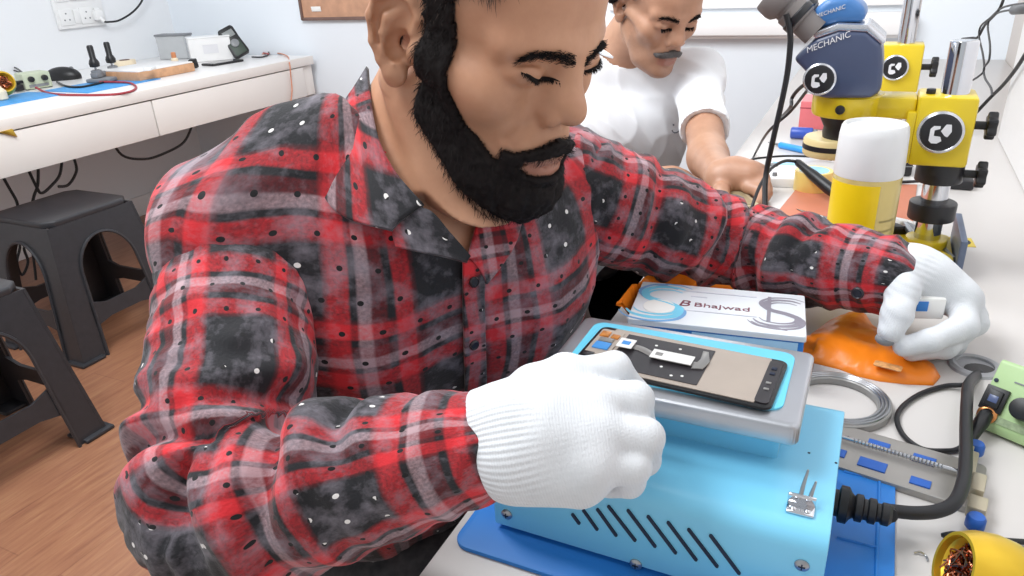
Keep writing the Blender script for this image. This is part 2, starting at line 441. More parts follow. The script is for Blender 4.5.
for sx in (-1, 1):
    for yy in (-.05, .05): obj('foot', G().cyl(.008, -.002, .004, 10, M=T3(sx * .035, yy * .8, .001)), M_('black_plastic'), t)
obj('label_strip', G().box((.046, 0, .014), (.002, .07, .01)), M_('grey_plastic'), t)
def gold_cleaner(name, label, base, r, axis, wool_seed, h):
    t = thing(name, label, 'tip cleaner', base)
    Q = Vector((0, 0, 1)).rotation_difference(Vector(axis)).to_matrix().to_4x4()
    pr = [(r * .55, 0), (r * .8, h * .06), (r * .97, h * .3), (r, h * .55), (r * .93, h * .8), (r * .8, h * .97), (r * .78, h), (r * .7, h), (r * .7, h * .9), (r * .2, h * .5)]
    off = T3(0, 0, 0)
    obj('cup', G().lathe(pr, 40, M=off @ Q), M_('cup_gold'), t)
    rr = random.Random(wool_seed); g = G()
    for i in range(46):
        c = [Vector((rr.uniform(-1, 1), rr.uniform(-1, 1), rr.uniform(-.5, .55))) for _ in range(5)]
        pts = [Q @ Vector((p.x * r * .5, p.y * r * .5, h * .84 + p.z * h * .26)) for p in c]
        g.tube(pts, r * .022, 5, sub=5)
    obj('brass_wool', g, M_('wool'), t)
    return t
mat('cup_gold', (226, 186, 54), .28, .55, var=.08); mat('wool', (176, 108, 78), .22, 1, var=.4, scale=60)
q = Pz(2, 97, .7535); q.z = .795
gold_cleaner('tip_cleaner', 'shiny gold tip cleaner at the far left end of the wall desk', q, .045, (1, -.2, .25), 3, .07)
q = Pz(2, 100, .7535)
one('bottle', G().lathe([(.018, 0), (.022, .004), (.022, .03), (.012, .042), (.008, .05), (.007, .062)], 20, M=T3(q)), M_('cream_plastic'), 'small cream bottle in front of the gold cleaner on the wall desk', 'bottle', q)
q = Pz(17, 91, .7535)
one('black_clip', G().box((0, 0, .012), (.05, .035, .024), .005, M=T3(q)).box((0, .0, .03), (.02, .06, .012), .003, M=T3(q)), M_('black_plastic'), 'small black clip lying between gold cleaner and green power supply', 'clip', q)
q = Pz(64, 79.5)
t = thing('computer_mouse', 'black computer mouse on the wall desk next to the green power supply', 'mouse', q, .5)
F = Field((-.08, -.05, -.01), (.08, .05, .06), .004); F.ell((0, 0, .008), (.06, .036, .034)); F.op(lambda X, Y, Z: -Z + 0 * X + 0 * Y, (-.1, -.1, -.02), (.1, .1, .0), .002, 's') if False else None
V, Fc = F.mesh(); V[:, 2] = np.maximum(V[:, 2], .0); W_ = wmat(t); o = smesh('shell', V * np.array([1.25, 1.1, 1.25]), Fc, M_('black_plastic')); o.parent = t
obj('wheel', G().cyl(.009, -.004, .004, 14, M=T3(.042, 0, .042) @ R3(PI / 2, 0, 0)), M_('grey_plastic'), t)
one('cable', G().tube([Pz(24, 74, .79), Pz(16, 68, .8), Pz(6, 65, .81), Pz(-6, 60, .84)], .0035), M_('cable_black'), 'upper dark cable behind the green power supply at the left edge', 'cable', Pz(24, 74, .79))
one('cable', G().tube([Pz(22, 73, .785), Pz(12, 70, .79), Pz(0, 68, .79), Pz(-12, 70, .8)], .0035), M_('cable_black'), 'lower dark cable behind the green power supply at the left edge', 'cable', Pz(22, 73, .785))
one('cable', G().tube([Pz(36, 87.5, .765), Pz(45, 92, .754), Pz(60, 94.5, .754), Pz(80, 95, .754), Pz(100, 95, .754), Pz(118, 94, .754), Pz(132, 91, .754), Pz(136, 87, .754), Pz(130, 83, .756), Pz(115, 82, .758), Pz(100, 82, .758)], .0042), M_('cable_red'), 'dark red cable looping over the front of the wall desk', 'cable', Pz(80, 95, .754))
one('cable', G().tube([Pz(57, 82, .755), Pz(66, 86, .757), Pz(80, 87, .757), Pz(96, 84, .757), Pz(108, 81, .758)], .004), M_('cable_black'), 'black cable lying by the mouse on the wall desk', 'cable', Pz(66, 86, .757))
# tool stand with two screwdrivers
q = Pz(112, 79, .7535)
t = thing('tool_stand', 'low grey tool stand holding two black screwdrivers on the wall desk', 'stand', q, .4)
obj('base', G().box((0, 0, .008), (.1, .2, .014), .004).box((-.02, 0, .026), (.03, .17, .02), .004), M_('grey_plastic'), t)
for yy in (-.06, .06): obj('socket_ring', G().lathe([(.016, .016), (.02, .018), (.02, .044), (.013, .046), (.013, .02)], 18, M=T3(-.02, yy, 0)), M_('grey_plastic'), t)
def screwdriver(p, top, label):
    t = thing('screwdriver', label, 'screwdriver', p, group=None)
    ax = (Vector(top) - Vector(p)); Q = ax.to_track_quat('Z', 'Y').to_matrix().to_4x4(); h = ax.length
    obj('handle', G().lathe([(.010, h * .3), (.018, h * .32), (.02, h * .42), (.016, h * .52), (.0115, h * .58), (.012, h * .95), (.009, h), (.0, h)], 18, M=Q), M_('black_plastic'), t)
    obj('shaft', G().cyl(.004, 0, h * .31, 12, M=Q), M_('steel'), t)
    return t
a = Vector(q) + R3(0, 0, .4).to_3x3() @ Vector((-.02, -.06, .02)); b_ = Vector(q) + R3(0, 0, .4).to_3x3() @ Vector((-.02, .06, .02))
screwdriver(a, a + Vector((.0, .0, .12)), 'left black-handled screwdriver upright in the tool stand')
screwdriver(b_, b_ + Vector((.0, .0, .12)), 'right black-handled screwdriver upright in the tool stand')
q = Pz(127, 70)
t = thing('tape_roll', 'cream tape roll lying flat behind the screwdrivers on the wall desk', 'tape roll', q)
obj('tape', G().lathe([(.022, 0), (.044, 0), (.045, .004), (.045, .04), (.044, .043), (.022, .043), (.022, 0)], 30), M_('cream_plastic'), t)
obj('core', G().lathe([(.019, .002), (.022, .002), (.022, .045), (.019, .045), (.019, .002)], 24), M_('board_frame'), t)
# tray with wooden edge and white top
c0, c1 = Pz(146, 82), Pz(190, 71)
t = thing('wooden_tray', 'flat white-topped board with a wooden edge on the wall desk', 'board', ((c0.x + c1.x) / 2 - .12, (c0.y + c1.y) / 2, .7501))
W1 = (c1.y - c0.y)
obj('board', G().box((0, 0, .018), (.24, W1, .034), .003), M_('wood_edge'), t)
obj('top_sheet', G().box((0, 0, .038), (.236, W1 - .006, .006), .002), M_('white_laminate'), t)
q = Pz(150, 70, .793)
one('eraser', G().box((0, 0, .006), (.03, .06, .012), .004, M=T3(q) @ R3(0, 0, .5)), M_('white_plastic'), 'small white block lying on the wood-edged board', 'eraser', q)
q = Pz(176, 66)
t = thing('bottle', 'tiny bottle with an orange cap before the clear box', 'bottle', q)
obj('bottle_body', G().lathe([(.014, 0), (.016, .003), (.016, .03), (.009, .038)], 18), M_('cream_plastic'), t)
obj('cap', G().lathe([(.010, .036), (.011, .038), (.010, .06), (.0, .062)], 16), mat('cap_orange', (214, 140, 96), .5), t)
# clear box and white box
a, b_ = Pz(166, 60), Pz(196, 57)
t = thing('clear_box', 'clear plastic storage box with a grey lid rim near the room corner', 'box', ((a.x + b_.x) / 2 - .02, (a.y + b_.y) / 2 + .0, .7502), .2)
w_ = (b_ - a).length - .08
obj('box_body', G().box((0, 0, .004), (.16, w_, .004)).box((.08, 0, .055), (.003, w_, .105)).box((-.08, 0, .055), (.003, w_, .105)).box((0, w_ / 2, .055), (.16, .003, .105)).box((0, -w_ / 2, .055), (.16, .003, .105)), M_('frosted_clear'), t)
obj('lid_rim', G().box((0, 0, .112), (.17, w_ + .01, .01), .003), M_('grey_plastic'), t)
a, b_ = Pz(199, 62), Pz(240, 58)
t = thing('white_box', 'plain white cardboard box beside the multimeter on the wall desk', 'box', ((a.x + b_.x) / 2 - .05, (a.y + b_.y) / 2, .7502), Vector((0, 1, 0)).xy.angle_signed((b_ - a).xy) * -1)
w_ = (b_ - a).length
obj('carton', G().box((0, 0, .052), (.12, w_, .104), .004), M_('white_plastic'), t)
obj('lid_flap', G().box((.0, 0, .106), (.124, w_ + .004, .006), .002), M_('white_plastic'), t)
obj('label_sticker', G().box((.0605, 0, .055), (.001, w_ * .36, .04)), mat('label_grey', (222, 222, 226), .5, var=.01), t)
q = Pz(195, 68)
one('marker_cap', G().box((0, 0, .02), (.03, .028, .04), .005, M=T3(q) @ R3(.2, 0, .3)), M_('black_plastic'), 'small black block standing at the white box corner', 'block', q)
q = Pz(223, 63.5)
t = thing('smartphone', 'black smartphone lying flat in front of the white box', 'phone', q, -.15)
obj('phone_body', G().prism([(x * .048, y * .085) for x, y in ((-.8, -1), (.8, -1), (1, -.9), (1, .9), (.8, 1), (-.8, 1), (-1, .9), (-1, -.9))], 0, .009, .002), M_('black_plastic'), t)
obj('screen', G().box((0, 0, .0095), (.08, .15, .001)), mat('phone_glass', (40, 36, 44), .08, var=.1), t)
# multimeter
q = Pz(244, 58)
t = thing('multimeter', 'dark multimeter leaning on the far wall at the desk end', 'multimeter', (q.x, q.y, .7505), -.72)
A = R3(0, -.42, 0) @ R3(.42, 0, 0) @ Matrix.Diagonal((.8, .8, .8, 1))
obj('case', G().prism([(-.045, 0), (.045, 0), (.05, .02), (.046, .1), (.05, .17), (.04, .185), (-.04, .185), (-.05, .17), (-.046, .1), (-.05, .02)], 0, .04, .008, M=A @ R3(PI / 2, 0, PI / 2) @ T3(0, 0.008, .0)), M_('black_plastic'), t)
obj('display', G().box((.0415, 0, .148), (.003, .066, .04), .001, M=A), mat('lcd_grey', (138, 142, 142), .3), t)
obj('dial', G().cyl(.024, .04, .05, 24, .002, M=A @ T3(0, 0, .085) @ R3(0, PI / 2, 0)), M_('grey_plastic'), t)
obj('face_plate', G().box((.041, 0, .055), (.002, .07, .08), .001, M=A), mat('meter_green', (52, 66, 56), .5), t)
def lead(name, pts, m, label, r=.0035):
    return one(name, G().tube(pts, r), m, label, 'cable', pts[0])
lead('test_lead', [Pz(248, 40, .80), Pz(258, 44, .79), Pz(266, 50, .765), Pz(269, 54, .755), Pz(262, 57, .755), Pz(252, 57, .755)], M_('cable_black'), 'black test lead looping right of the multimeter')
lead('test_lead', [Pz(249, 42, .8), Pz(256, 47, .775), Pz(262, 52, .757), Pz(268, 54, .759)], M_('cable_red'), 'red test lead coming down the side of the multimeter')
lead('cable', [Pz(262, 54, .754), Pz(276, 53, .754), Pz(287, 56, .754), Px(289.5, 63, DX + .014), Px(291, 78, DX + .015), Px(292, 90, DX + .015), Px(291, 101, DX + .016)], M_('cable_orange'), 'thin orange cable hanging over the right end of the desk front', .003)
# cables hanging under the desk
for i, (pp, lb) in enumerate([
    ([(27, 172), (36, 186), (42, 193), (52, 185), (60, 174), (64, 160)], 'leftmost dark cable loop hanging below the desk above the stool'),
    ([(0, 178), (8, 186), (16, 200), (20, 214)], 'dark cable dropping beneath the left end of the desk'),
    ([(44, 168), (38, 182), (34, 196), (33, 215)], 'dark cable crossing straight down behind the grey stool'),
    ([(72, 158), (76, 165), (75, 175), (68, 185), (60, 192)], 'dark cable curling behind the stool top under the desk'),
    ([(112, 148), (122, 155), (145, 159), (165, 153), (184, 142), (194, 128)], 'long dark cable sagging below the right drawer')]):
    X0 = -2.62 if i < 4 else -2.6
    pts = [Px(a, b, X0) for a, b in pp]; pts[0].z = max(pts[0].z, .6); pts[-1].z += .02
    one('hanging_cable', G().tube(pts, .005), M_('cable_black'), lb, 'cable', pts[0])
pts = [Px(*p, -2.9) for p in ((14, 232), (20, 245), (17, 262), (22, 275), (28, 262), (24, 248), (30, 240), (34, 262), (36, 280))]
one('hanging_cable', G().tube(pts, .005), M_('cable_black'), 'tangled black cable seen through the stool arch', 'cable', pts[0])
# ================================================================== STOOLS
def make_stool(loc, label):
    t = thing('plastic_stool', label, 'stool', loc, group=None)
    a, b0, h, lw, wa, wt = .15, .205, .46, .085, .26, .385
    bw = lambda w: a + (b0 - a) * (1 - w / h)
    st = M_('grey_stool_plastic')
    obj('seat', G().prism([(-a, -a + .03), (-a + .03, -a), (a - .03, -a), (a, -a + .03), (a, a - .03), (a - .03, a), (-a + .03, a), (-a, a - .03)], h - .022, h, .006, seg=3)
        .box((0, 0, h - .02), (a * 1.6, a * 1.6, .02)), st, t)
    def solid(quads, th=.007):
        b = bmesh.new(); c = {}
        def vv(p):
            k = tuple(round(x, 5) for x in p)
            if k not in c: c[k] = b.verts.new(p)
            return c[k]
        for q in quads:
            vs = [vv(p) for p in q]
            if len(set(vs)) >= 3:
                try: b.faces.new(vs)
                except ValueError: pass
        bmesh.ops.recalc_face_normals(b, faces=b.faces[:])
        bmesh.ops.solidify(b, geom=b.faces[:], thickness=th)
        return b
    iw = lambda w: bw(w) - lw * (1 - .25 * w / h)
    for s in range(4):
        R = R3(0, 0, s * PI / 2); P = lambda u, w: R @ Vector((u, -bw(w) + .001, w))
        # skirt with the crown of the arch
        N = 20; q = []; i0 = iw(wa)
        def outer(th):
            if th < PI / 5: return (bw(wa + (h - .018 - wa) * th / (PI / 5)), wa + (h - .018 - wa) * th / (PI / 5))
            if th > PI * 4 / 5: o = outer(PI - th); return (-o[0], o[1])
            f = (th - PI / 5) / (PI * 3 / 5); return (bw(h - .018) * (1 - 2 * f), h - .018)
        inn = lambda th: (i0 * math.cos(th), wa + (wt - wa) * math.sin(th))
        for k in range(N):
            A, B = PI * k / N, PI * (k + 1) / N
            q.append([P(*inn(A)), P(*outer(A)), P(*outer(B)), P(*inn(B))])
        g = G().bm(solid(q))
        g.tube([R @ (Vector((inn(PI * k / N)[0], -bw(inn(PI * k / N)[1]) - .002, inn(PI * k / N)[1]))) for k in range(N + 1)], .005, 6, cr=False)
        obj('skirt', g, st, t)
        # corner leg: an L of two faces
        q = []
        R2 = R3(0, 0, (s + 1) * PI / 2); P2 = lambda u, w: R2 @ Vector((u, -bw(w) + .001, w))
        for k in range(6):
            w0, w1 = wa * k / 6, wa * (k + 1) / 6
            q.append([P(iw(w0), w0), P(bw(w0), w0), P(bw(w1), w1), P(iw(w1), w1)])
            q.append([P2(-bw(w0), w0), P2(-iw(w0), w0), P2(-iw(w1), w1), P2(-bw(w1), w1)])
        g = G().bm(solid(q))
        for PP, sg, RR in ((P, 1, R), (P2, -1, R2)):
            g.tube([RR @ Vector((sg * iw(w), -bw(w) - .002, w)) for w in (0, wa / 2, wa)], .005, 6, cr=False)
        lg = obj('leg', g, st, t)
        c = R @ Vector((bw(.006) - .028, -bw(.006) + .028, .006))
        obj('foot_pad', G().box(c, (.085, .085, .011), .004, seg=2), st, lg)
        # low rail between the legs
        u = iw(.14) + .005
        g = G().bm(solid([[P(-u - .006, .10), P(-u / 2, .115), P(-u / 2, .165), P(-u, .185)], [P(-u / 2, .115), P(u / 2, .115), P(u / 2, .165), P(-u / 2, .165)], [P(u / 2, .115), P(u + .006, .10), P(u, .185), P(u / 2, .165)]], .009))
        obj('rail', g, st, t)
    return t
make_stool((-2.37, 1.42, 0), 'dark grey plastic stool under the desk, its whole square top in view')
make_stool((-1.985, .80, 0), 'dark grey plastic stool cut by the left picture edge, nearest the viewer')
# ================================================================== BENCH
BX0, BX1 = -.236, WR - .001
wb = thing('workbench', 'long white-topped workbench along the right wall, everything near stands on it', 'workbench', ((BX0 + BX1) / 2, 1.5, 0))
obj('bench_top', G().box(((BX0 + BX1) / 2, 1.49, .735), (BX1 - BX0, 2.78, .03), .003), M_('bench_laminate'), wb, True)
for yy in (.16, 1.5, 2.84): obj('support_panel', G().box((.1, yy, .36), (.46, .03, .72), .003), M_('drawer_laminate'), wb, True)
gp = Pz(975, 367, .75)
gr = obj('cable_grommet', G().lathe([(.0, .0005), (.016, .0005), (.016, .003), (.019, .004), (.0225, .0025), (.0235, 0)], 32, M=T3(gp)), mat('grommet_grey', (168, 168, 172), .45), wb, True)
obj('grommet_opening', G().cyl(.014, .0003, .0012, 24, M=T3(gp + Vector((.004, -.008, 0)))), M_('black_plastic'), gr, True)
ZB = .7501
# blue mat ------------------------------------------------------------
mx0, mx1, my0, my1 = -.228, .054, .30, .536
mat('mat_blue', (38, 128, 214), .5, var=.05, scale=12)
def rrect(x0, x1, y0, y1, r, n=5):
    P = []
    for cx, cy, a in ((x1 - r, y1 - r, 0), (x0 + r, y1 - r, PI / 2), (x0 + r, y0 + r, PI), (x1 - r, y0 + r, 1.5 * PI)):
        for i in range(n + 1):
            t = a + PI / 2 * i / n; P.append((cx + r * math.cos(t), cy + r * math.sin(t)))
    return P
MY0 = .332
bm_ = thing('repair_mat', 'blue silicone repair mat under the sky blue separating machine', 'mat', ((mx0 + mx1) / 2, (MY0 + my1) / 2, ZB))
obj('mat_sheet', G().prism(rrect(mx0, mx1, MY0, my1, .012), ZB, ZB + .0035, .0008), M_('mat_blue'), bm_, True)
gg = G()
for a, b_ in (((.018, my1 - .02), (.043, my1 - .02)), ((.043, my1 - .02), (.043, MY0 + .015)), ((.018, .44), (.043, .44))):
    gg.tube([(a[0], a[1], ZB + .0036), (b_[0], b_[1], ZB + .0036)], .0012, 6)
obj('raised_border', gg, M_('mat_blue'), bm_, True)
# separating machine ----------------------------------------------------
ZM = ZB + .0045
SX0, SX1, SY0, SY1, SZ = -.2055, .0115, .358, .505, .82
mat('machine_blue', (128, 208, 242), .32, var=.02, scale=6, Coat_Weight=.15)
mat('alu', (188, 190, 196), .34, .85, var=.03, scale=40); mat('slot_dark', (22, 34, 58), .6)
ms = thing('separator_machine', 'sky blue screen separating machine with slanted vent slots on the front', 'machine', ((SX0 + SX1) / 2, (SY0 + SY1) / 2, ZM))
R_ = .012; pr = [(SY0, ZM + .003)]
for i in range(7):
    t = PI - PI / 2 * i / 6; pr.append((SY0 + R_ + R_ * math.cos(t), SZ - R_ + R_ * math.sin(t)))
for i in range(7):
    t = PI / 2 - PI / 2 * i / 6; pr.append((SY1 - R_ + R_ * math.cos(t), SZ - R_ + R_ * math.sin(t)))
pr.append((SY1, ZM + .003))
obj('housing', G().prism(pr, SX0, SX1, .0012, M=Matrix(((0, 0, 1, 0), (1, 0, 0, 0), (0, 1, 0, 0), (0, 0, 0, 1)))), M_('machine_blue'), ms, True)
for x in (SX0 + .02, SX1 - .02):
    for y in (SY0 + .02, SY1 - .02): obj('rubber_foot', G().cyl(.008, ZM, ZM + .004, 16, M=T3(x, y, 0)), M_('black_plastic'), ms, True)
for (x0, y0), (x1, y1) in (((572, 513), (580, 524)), ((583, 509), (598, 530)), ((597, 508), (617, 536)), ((608, 505), (636, 541)), ((627.5, 509), (656, 547)), ((647.5, 515), (676.5, 553.5)), ((667.5, 521), (697, 560.5)), ((688, 528), (718, 567)), ((710, 534), (740, 574))):
    a = Py(x0, y0, SY0 - .0001); b_ = Py(x1, y1, SY0 - .0001); a.z = min(a.z, SZ - .014); b_.z = max(b_.z, ZM + .006)
    d_ = (b_ - a); c = (a + b_) / 2; an = math.atan2(d_.z, d_.x)
    obj('vent_slot', G().prism(rrect(-d_.length / 2, d_.length / 2, -.0011, .0011, .001, 3), -.0003, .001, 0, M=T3(c) @ R3(0, -an, 0) @ R3(PI / 2, 0, 0)), M_('slot_dark'), ms, True)
def screw(px, py, plane):
    p = Py(px, py, SY0) if plane == 'f' else Pz(px, py, SZ)
    Q = T3(p) @ (R3(PI / 2, 0, 0) if plane == 'f' else R3())
    s_ = obj('screw', G().lathe([(.0042, 0), (.0042, .0008), (.003, .0018), (0, .0022)], 18, M=Q), M_('steel'), ms, True)
    obj('cross_slot', G().box((0, 0, .0020), (.004, .0008, .0008), M=Q).box((0, 0, .0020), (.0008, .004, .0008), M=Q), M_('slot_dark'), s_, True)
screw(507, 514, 'f'); screw(636, 564, 'f'); screw(802, 565, 'f')
for px, py in ((809, 453), (836, 463)): obj('pin_hole', G().cyl(.0009, -.0003, .0002, 10, M=T3(Pz(px, py, SZ))), M_('slot_dark'), ms, True)
# wire clip bracket on the machine top
p = Pz(800, 512, SZ)
cb = obj('clip_bracket', G().box((0, .001, .0012), (.016, .010, .0024), .001, M=T3(p)).box((0, .006, .004), (.016, .0016, .008), .0006, M=T3(p)).ball((-.004, -.001, .0026), (.002, .002, .0012), n=10, M=T3(p)).ball((.004, -.001, .0026), (.002, .002, .0012), n=10, M=T3(p)), M_('chrome'), ms, True)
for sx, h in ((-.001, .024), (.0042, .017)):
    obj('prong', G().tube([p + Vector((sx, .006, .005)), p + Vector((sx + .0005, .0085, .5 * h)), p + Vector((sx + .002, .010, h))], [.0014, .0013, .0006], 8), M_('steel'), cb, True)
# heating plate
PX0, PX1, PY0, PY1, PZ0, PZ1 = -.1875, -.0135, .402, .501, .846, .861
obj('plate_riser', G().prism(rrect(PX0 + .014, PX1 - .012, PY0 + .02, PY1 - .008, .004), SZ - .001, PZ0 + .001, .001), M_('machine_blue'), ms, True)
hp = obj('heating_plate', G().prism(rrect(PX0, PX1, PY0, PY1, .006), PZ0, PZ1, .0025, seg=3), M_('alu'), ms, True)
obj('silicone_pad', G().prism(rrect(PX0 + .012, PX1 - .012, PY0 + .0135, PY1 - .0085, .009), PZ1 - .001, PZ1 + .0014, .0005), mat('pad_cyan', (112, 214, 246), .5, var=.02), hp, True)
# power inlet with its moulded strain relief
eg0 = Pz(846, 505, .782); e = Vector((SX1 - .0005, eg0.y, .782))
ir = obj('cable_gland', G().lathe([(.009, 0), (.009, .004), (.0125, .005), (.0125, .010), (.009, .012), (.0075, .014), (.0092, .015), (.0092, .019), (.007, .020), (.007, .022), (.0085, .023), (.0085, .027), (.0062, .028), (.0062, .030), (.0075, .031), (.0075, .035), (.005, .037)], 20, M=T3(e) @ R3(0, PI / 2, 0)), M_('black_plastic'), ms, True)
# ------------------------------------------------------------ phone screen on the plate
SZ1 = PZ1 + .0016
a0 = Pz(603, 326, SZ1 + .002); a1 = Pz(789, 362, SZ1 + .002); a2 = Pz(768, 409, SZ1 + .002)
ux = (a1 - a0); ln = ux.length; an = math.atan2(ux.y, ux.x); wd_ = abs((Vector((a2.x - a1.x, a2.y - a1.y)).dot(Vector((-math.sin(an), math.cos(an))))))
cx = (a0 + a1) / 2 + Vector((math.sin(an), -math.cos(an), 0)) * wd_ / 2
ph = thing('phone_screen', 'detached phone screen face down on the heating plate, flex cable showing', 'phone screen', (cx.x, cx.y, SZ1), an)
hl, hw = ln / 2, wd_ / 2
mat('lcd_black', (46, 42, 46), .4, var=.12, scale=60); mat('lcd_edge', (20, 20, 24), .3); mat('lcd_taupe', (184, 170, 158), .36, .25, var=.05)
mat('flex_grey', (150, 148, 146), .35, .4); mat('copper_flex', (214, 138, 66), .35, .4, var=.3, scale=200)
obj('screen_panel', G().prism(rrect(-hl, hl, -hw, hw, .006), 0, .0022, .0004), M_('lcd_edge'), ph)
obj('metal_rim', G().prism(rrect(-hl + .012, hl - .011, -hw + .003, hw - .0015, .001), .002, .0028), M_('lcd_taupe'), ph)
obj('black_film', G().prism(rrect(-hl + .024, hl * .29, -hw + .0075, hw - .007, .0006), .0026, .0033), M_('lcd_black'), ph)
for x, y in ((-.3, .5), (-.05, .55), (.12, -.55), (-.12, -.35), (-.45, -.4), (.02, -.62)): obj('film_dot', G().cyl(.0011, .003, .0035, 10, M=T3(x * hl, y * hw, 0)), M_('paper'), ph)
obj('ear_notch_part', G().prism(rrect(hl - .0115, hl - .0025, -hw + .004, hw - .004, .003), .0021, .0031), M_('lcd_black'), ph)
for y, w_ in ((.52, .0035), (.3, .003), (-.1, .0022), (-.35, .0022)): obj('sensor', G().box((hl - .007, y * hw, .0032), (.0035, w_, .0012), .0004), M_('slot_dark' if y > .2 else 'flex_grey'), ph)
fx = obj('flex_cable', G().tube([(-hl * .55, hw * .18, .0045), (-hl * .42, hw * .16, .0048), (-hl * .2, hw * .0, .0042), (-.002, -.0, .004), (hl * .1, .0, .0042), (hl * .22, .001, .004)], .0026, 8, M=T3(0, hw * .0, 0) @ Matrix.Diagonal((1, 1.3, .35, 1)) @ T3(0, 0, .006)), M_('flex_grey'), ph)
obj('connector', G().prism([(hl * .16, -hw * .2), (hl * .27, -hw * .14), (hl * .3, hw * .2), (hl * .24, hw * .62), (hl * .18, hw * .62), (hl * .2, hw * .25)], .0033, .0046, .0004), M_('flex_grey'), fx)
st1 = obj('white_sticker', G().prism(rrect(-hl * .67, -hl * .5, -.001 + hw * .02, hw * .4, .0004), .0058, .0063), M_('paper'), fx)
st2 = obj('white_sticker', G().prism(rrect(-hl * .28, hl * .15, -hw * .16, hw * .22, .0004), .0053, .0058), M_('paper'), fx)
obj('blue_mark', G().box((-hl * .585, hw * .2, .0064), (.006, .005, .0003)), M_('silicone_blue'), st1)
obj('grey_mark', G().box((-hl * .2, hw * .03, .0059), (.005, .004, .0003)), M_('flex_grey'), st2)
ff = obj('driver_flex', G().prism(rrect(-hl + .003, -hl + .021, -hw + .006, hw - .006, .002), .0022, .0034), M_('lcd_taupe'), ph)
for x, y, a_, b2, m_ in ((.008, .55, .007, .008, 'copper_flex'), (.0165, .5, .006, .006, 'copper_flex'), (.012, .28, .011, .006, 'flex_grey'), (.012, .0, .012, .010, 'silicone_blue'), (.0075, -.5, .008, .008, 'lcd_edge'), (.016, -.6, .005, .010, 'copper_flex')):
    obj('chip', G().box((-hl + x, y * hw, .0038), (a_, b2, .0012), .0003), M_(m_), ff)
# ------------------------------------------------------------ boxed screen pack and orange pouch
mat('orange_vinyl', (246, 134, 28), .36, var=.07, scale=14, bump=.0)
bz0, bz1 = ZB + .0052, .803
c = [Pz(645, 283, bz1), Pz(808, 294, bz1), Pz(803, 335, bz1), Pz(623, 320, bz1)]
ctr = sum(c, Vector()) / 4; ux = ((c[1] - c[0]) + (c[2] - c[3])); an = math.atan2(ux.y, ux.x) - .05; bl = ux.length / 2; bw_ = (((c[0] - c[3]) + (c[1] - c[2])) / 2).length
ol = [(617, 322), (616, 303), (632, 283), (655, 270), (672, 271), (685, 274), (700, 282), (716, 283), (730, 284), (748, 287), (780, 296), (812, 312), (830, 318), (845, 312), (866, 312), (873, 323), (900, 340), (934, 362), (941, 374), (934, 382), (908, 381), (880, 378), (858, 373), (840, 366), (815, 360), (700, 352), (640, 335)]
P2 = [Pz(a, b_, .754 + (.052 if 1 <= i <= 10 else (.025 if i in (0, 11) else 0))) for i, (a, b_) in enumerate(ol)]
def pouch():
    # a soft flat pouch: triangulated outline, puffed inside, crumpled
    b = bmesh.new(); vs = [b.verts.new((p.x, p.y, 0)) for p in P2]; f = b.faces.new(vs)
    bmesh.ops.triangulate(b, faces=[f])
    bmesh.ops.subdivide_edges(b, edges=b.edges[:], cuts=3, use_grid_fill=True)
    bmesh.ops.triangulate(b, faces=b.faces[:]); bmesh.ops.beautify_fill(b, faces=b.faces[:], edges=b.edges[:])
    bmesh.ops.subdivide_edges(b, edges=[e for e in b.edges if e.calc_length() > .012], cuts=2)
    bmesh.ops.triangulate(b, faces=b.faces[:])
    seg = [(P2[i].xy, P2[(i + 1) % len(P2)].xy) for i in range(len(P2))]
    bseg = [(P2[i].xy, P2[i + 1].xy) for i in range(1, 10)]
    def dist(p):
        m = 9
        for a, c in seg:
            d = c - a; t = max(0, min(1, (p - a).dot(d) / max(d.length_squared, 1e-9))); m = min(m, (p - a - d * t).length)
        return m
    g = G(); b.verts.index_update(); top = []; bot = []
    for v in b.verts:
        p = v.co.xy; d = dist(p); under = (-.215 < p.x < -.02 and .60 < p.y < .735)
        h = .012 * (1 - math.exp(-d / .010)) + (.003 * mnoise.noise(Vector((p.x * 45, p.y * 60, .3))) + .0025 * mnoise.noise(Vector((p.x * 130, p.y * 150, 2)))) * min(1, d / .006)
        if under: h = min(h, .0035)
        e_ = p - ctr.xy; lx_, ly_ = e_.x * math.cos(an) + e_.y * math.sin(an), -e_.x * math.sin(an) + e_.y * math.cos(an)
        out_ = max(abs(lx_) - bl / 2, abs(ly_) - bw_ / 2)
        db = min((p - a_ - (c_ - a_) * max(0, min(1, (p - a_).dot(c_ - a_) / max((c_ - a_).length_squared, 1e-9)))).length for a_, c_ in bseg)
        lf_ = .053 * math.exp(-(db / .012) ** 2) * max(0, min(1, (out_ - .001) / .004))
        top.append((p.x, p.y, ZB + .001 + lf_ + max(h, .0004))); bot.append((p.x, p.y, ZB + lf_))
    fs = [[q.index for q in f.verts] for f in b.faces]; n = len(top)
    bd = [(e.verts[0].index, e.verts[1].index) for e in b.edges if e.is_boundary]
    b.free()
    g.add(top + bot, fs + [[i + n for i in f][::-1] for f in fs] + [[i, j, j + n, i + n] for i, j in bd])
    return g
po = one('vinyl_pouch', pouch(), M_('orange_vinyl'), 'crumpled bright orange vinyl pouch lying flat under the white lettered box', 'pouch', (.0, .75, ZB), ang=60)
pm = Pz(888, 366, .764)
obj('print_patch', G().prism(rrect(-.012, .012, -.005, .005, .002), -.0006, .0006, .0003, M=T3(pm) @ R3(0, 0, -.2)), mat('pouch_print', (232, 168, 110), .4, var=.3, scale=200), po, True)
bx = thing('screen_box', 'white lettered display box with blue monograms lying on the orange pouch', 'box', (ctr.x, ctr.y, bz0), an)
mat('box_white', (236, 240, 246), .25, var=.015, Coat_Weight=.3); mat('box_blue', (54, 128, 208), .35, var=.12, scale=14); mat('box_pale', (172, 212, 242), .3, var=.03)
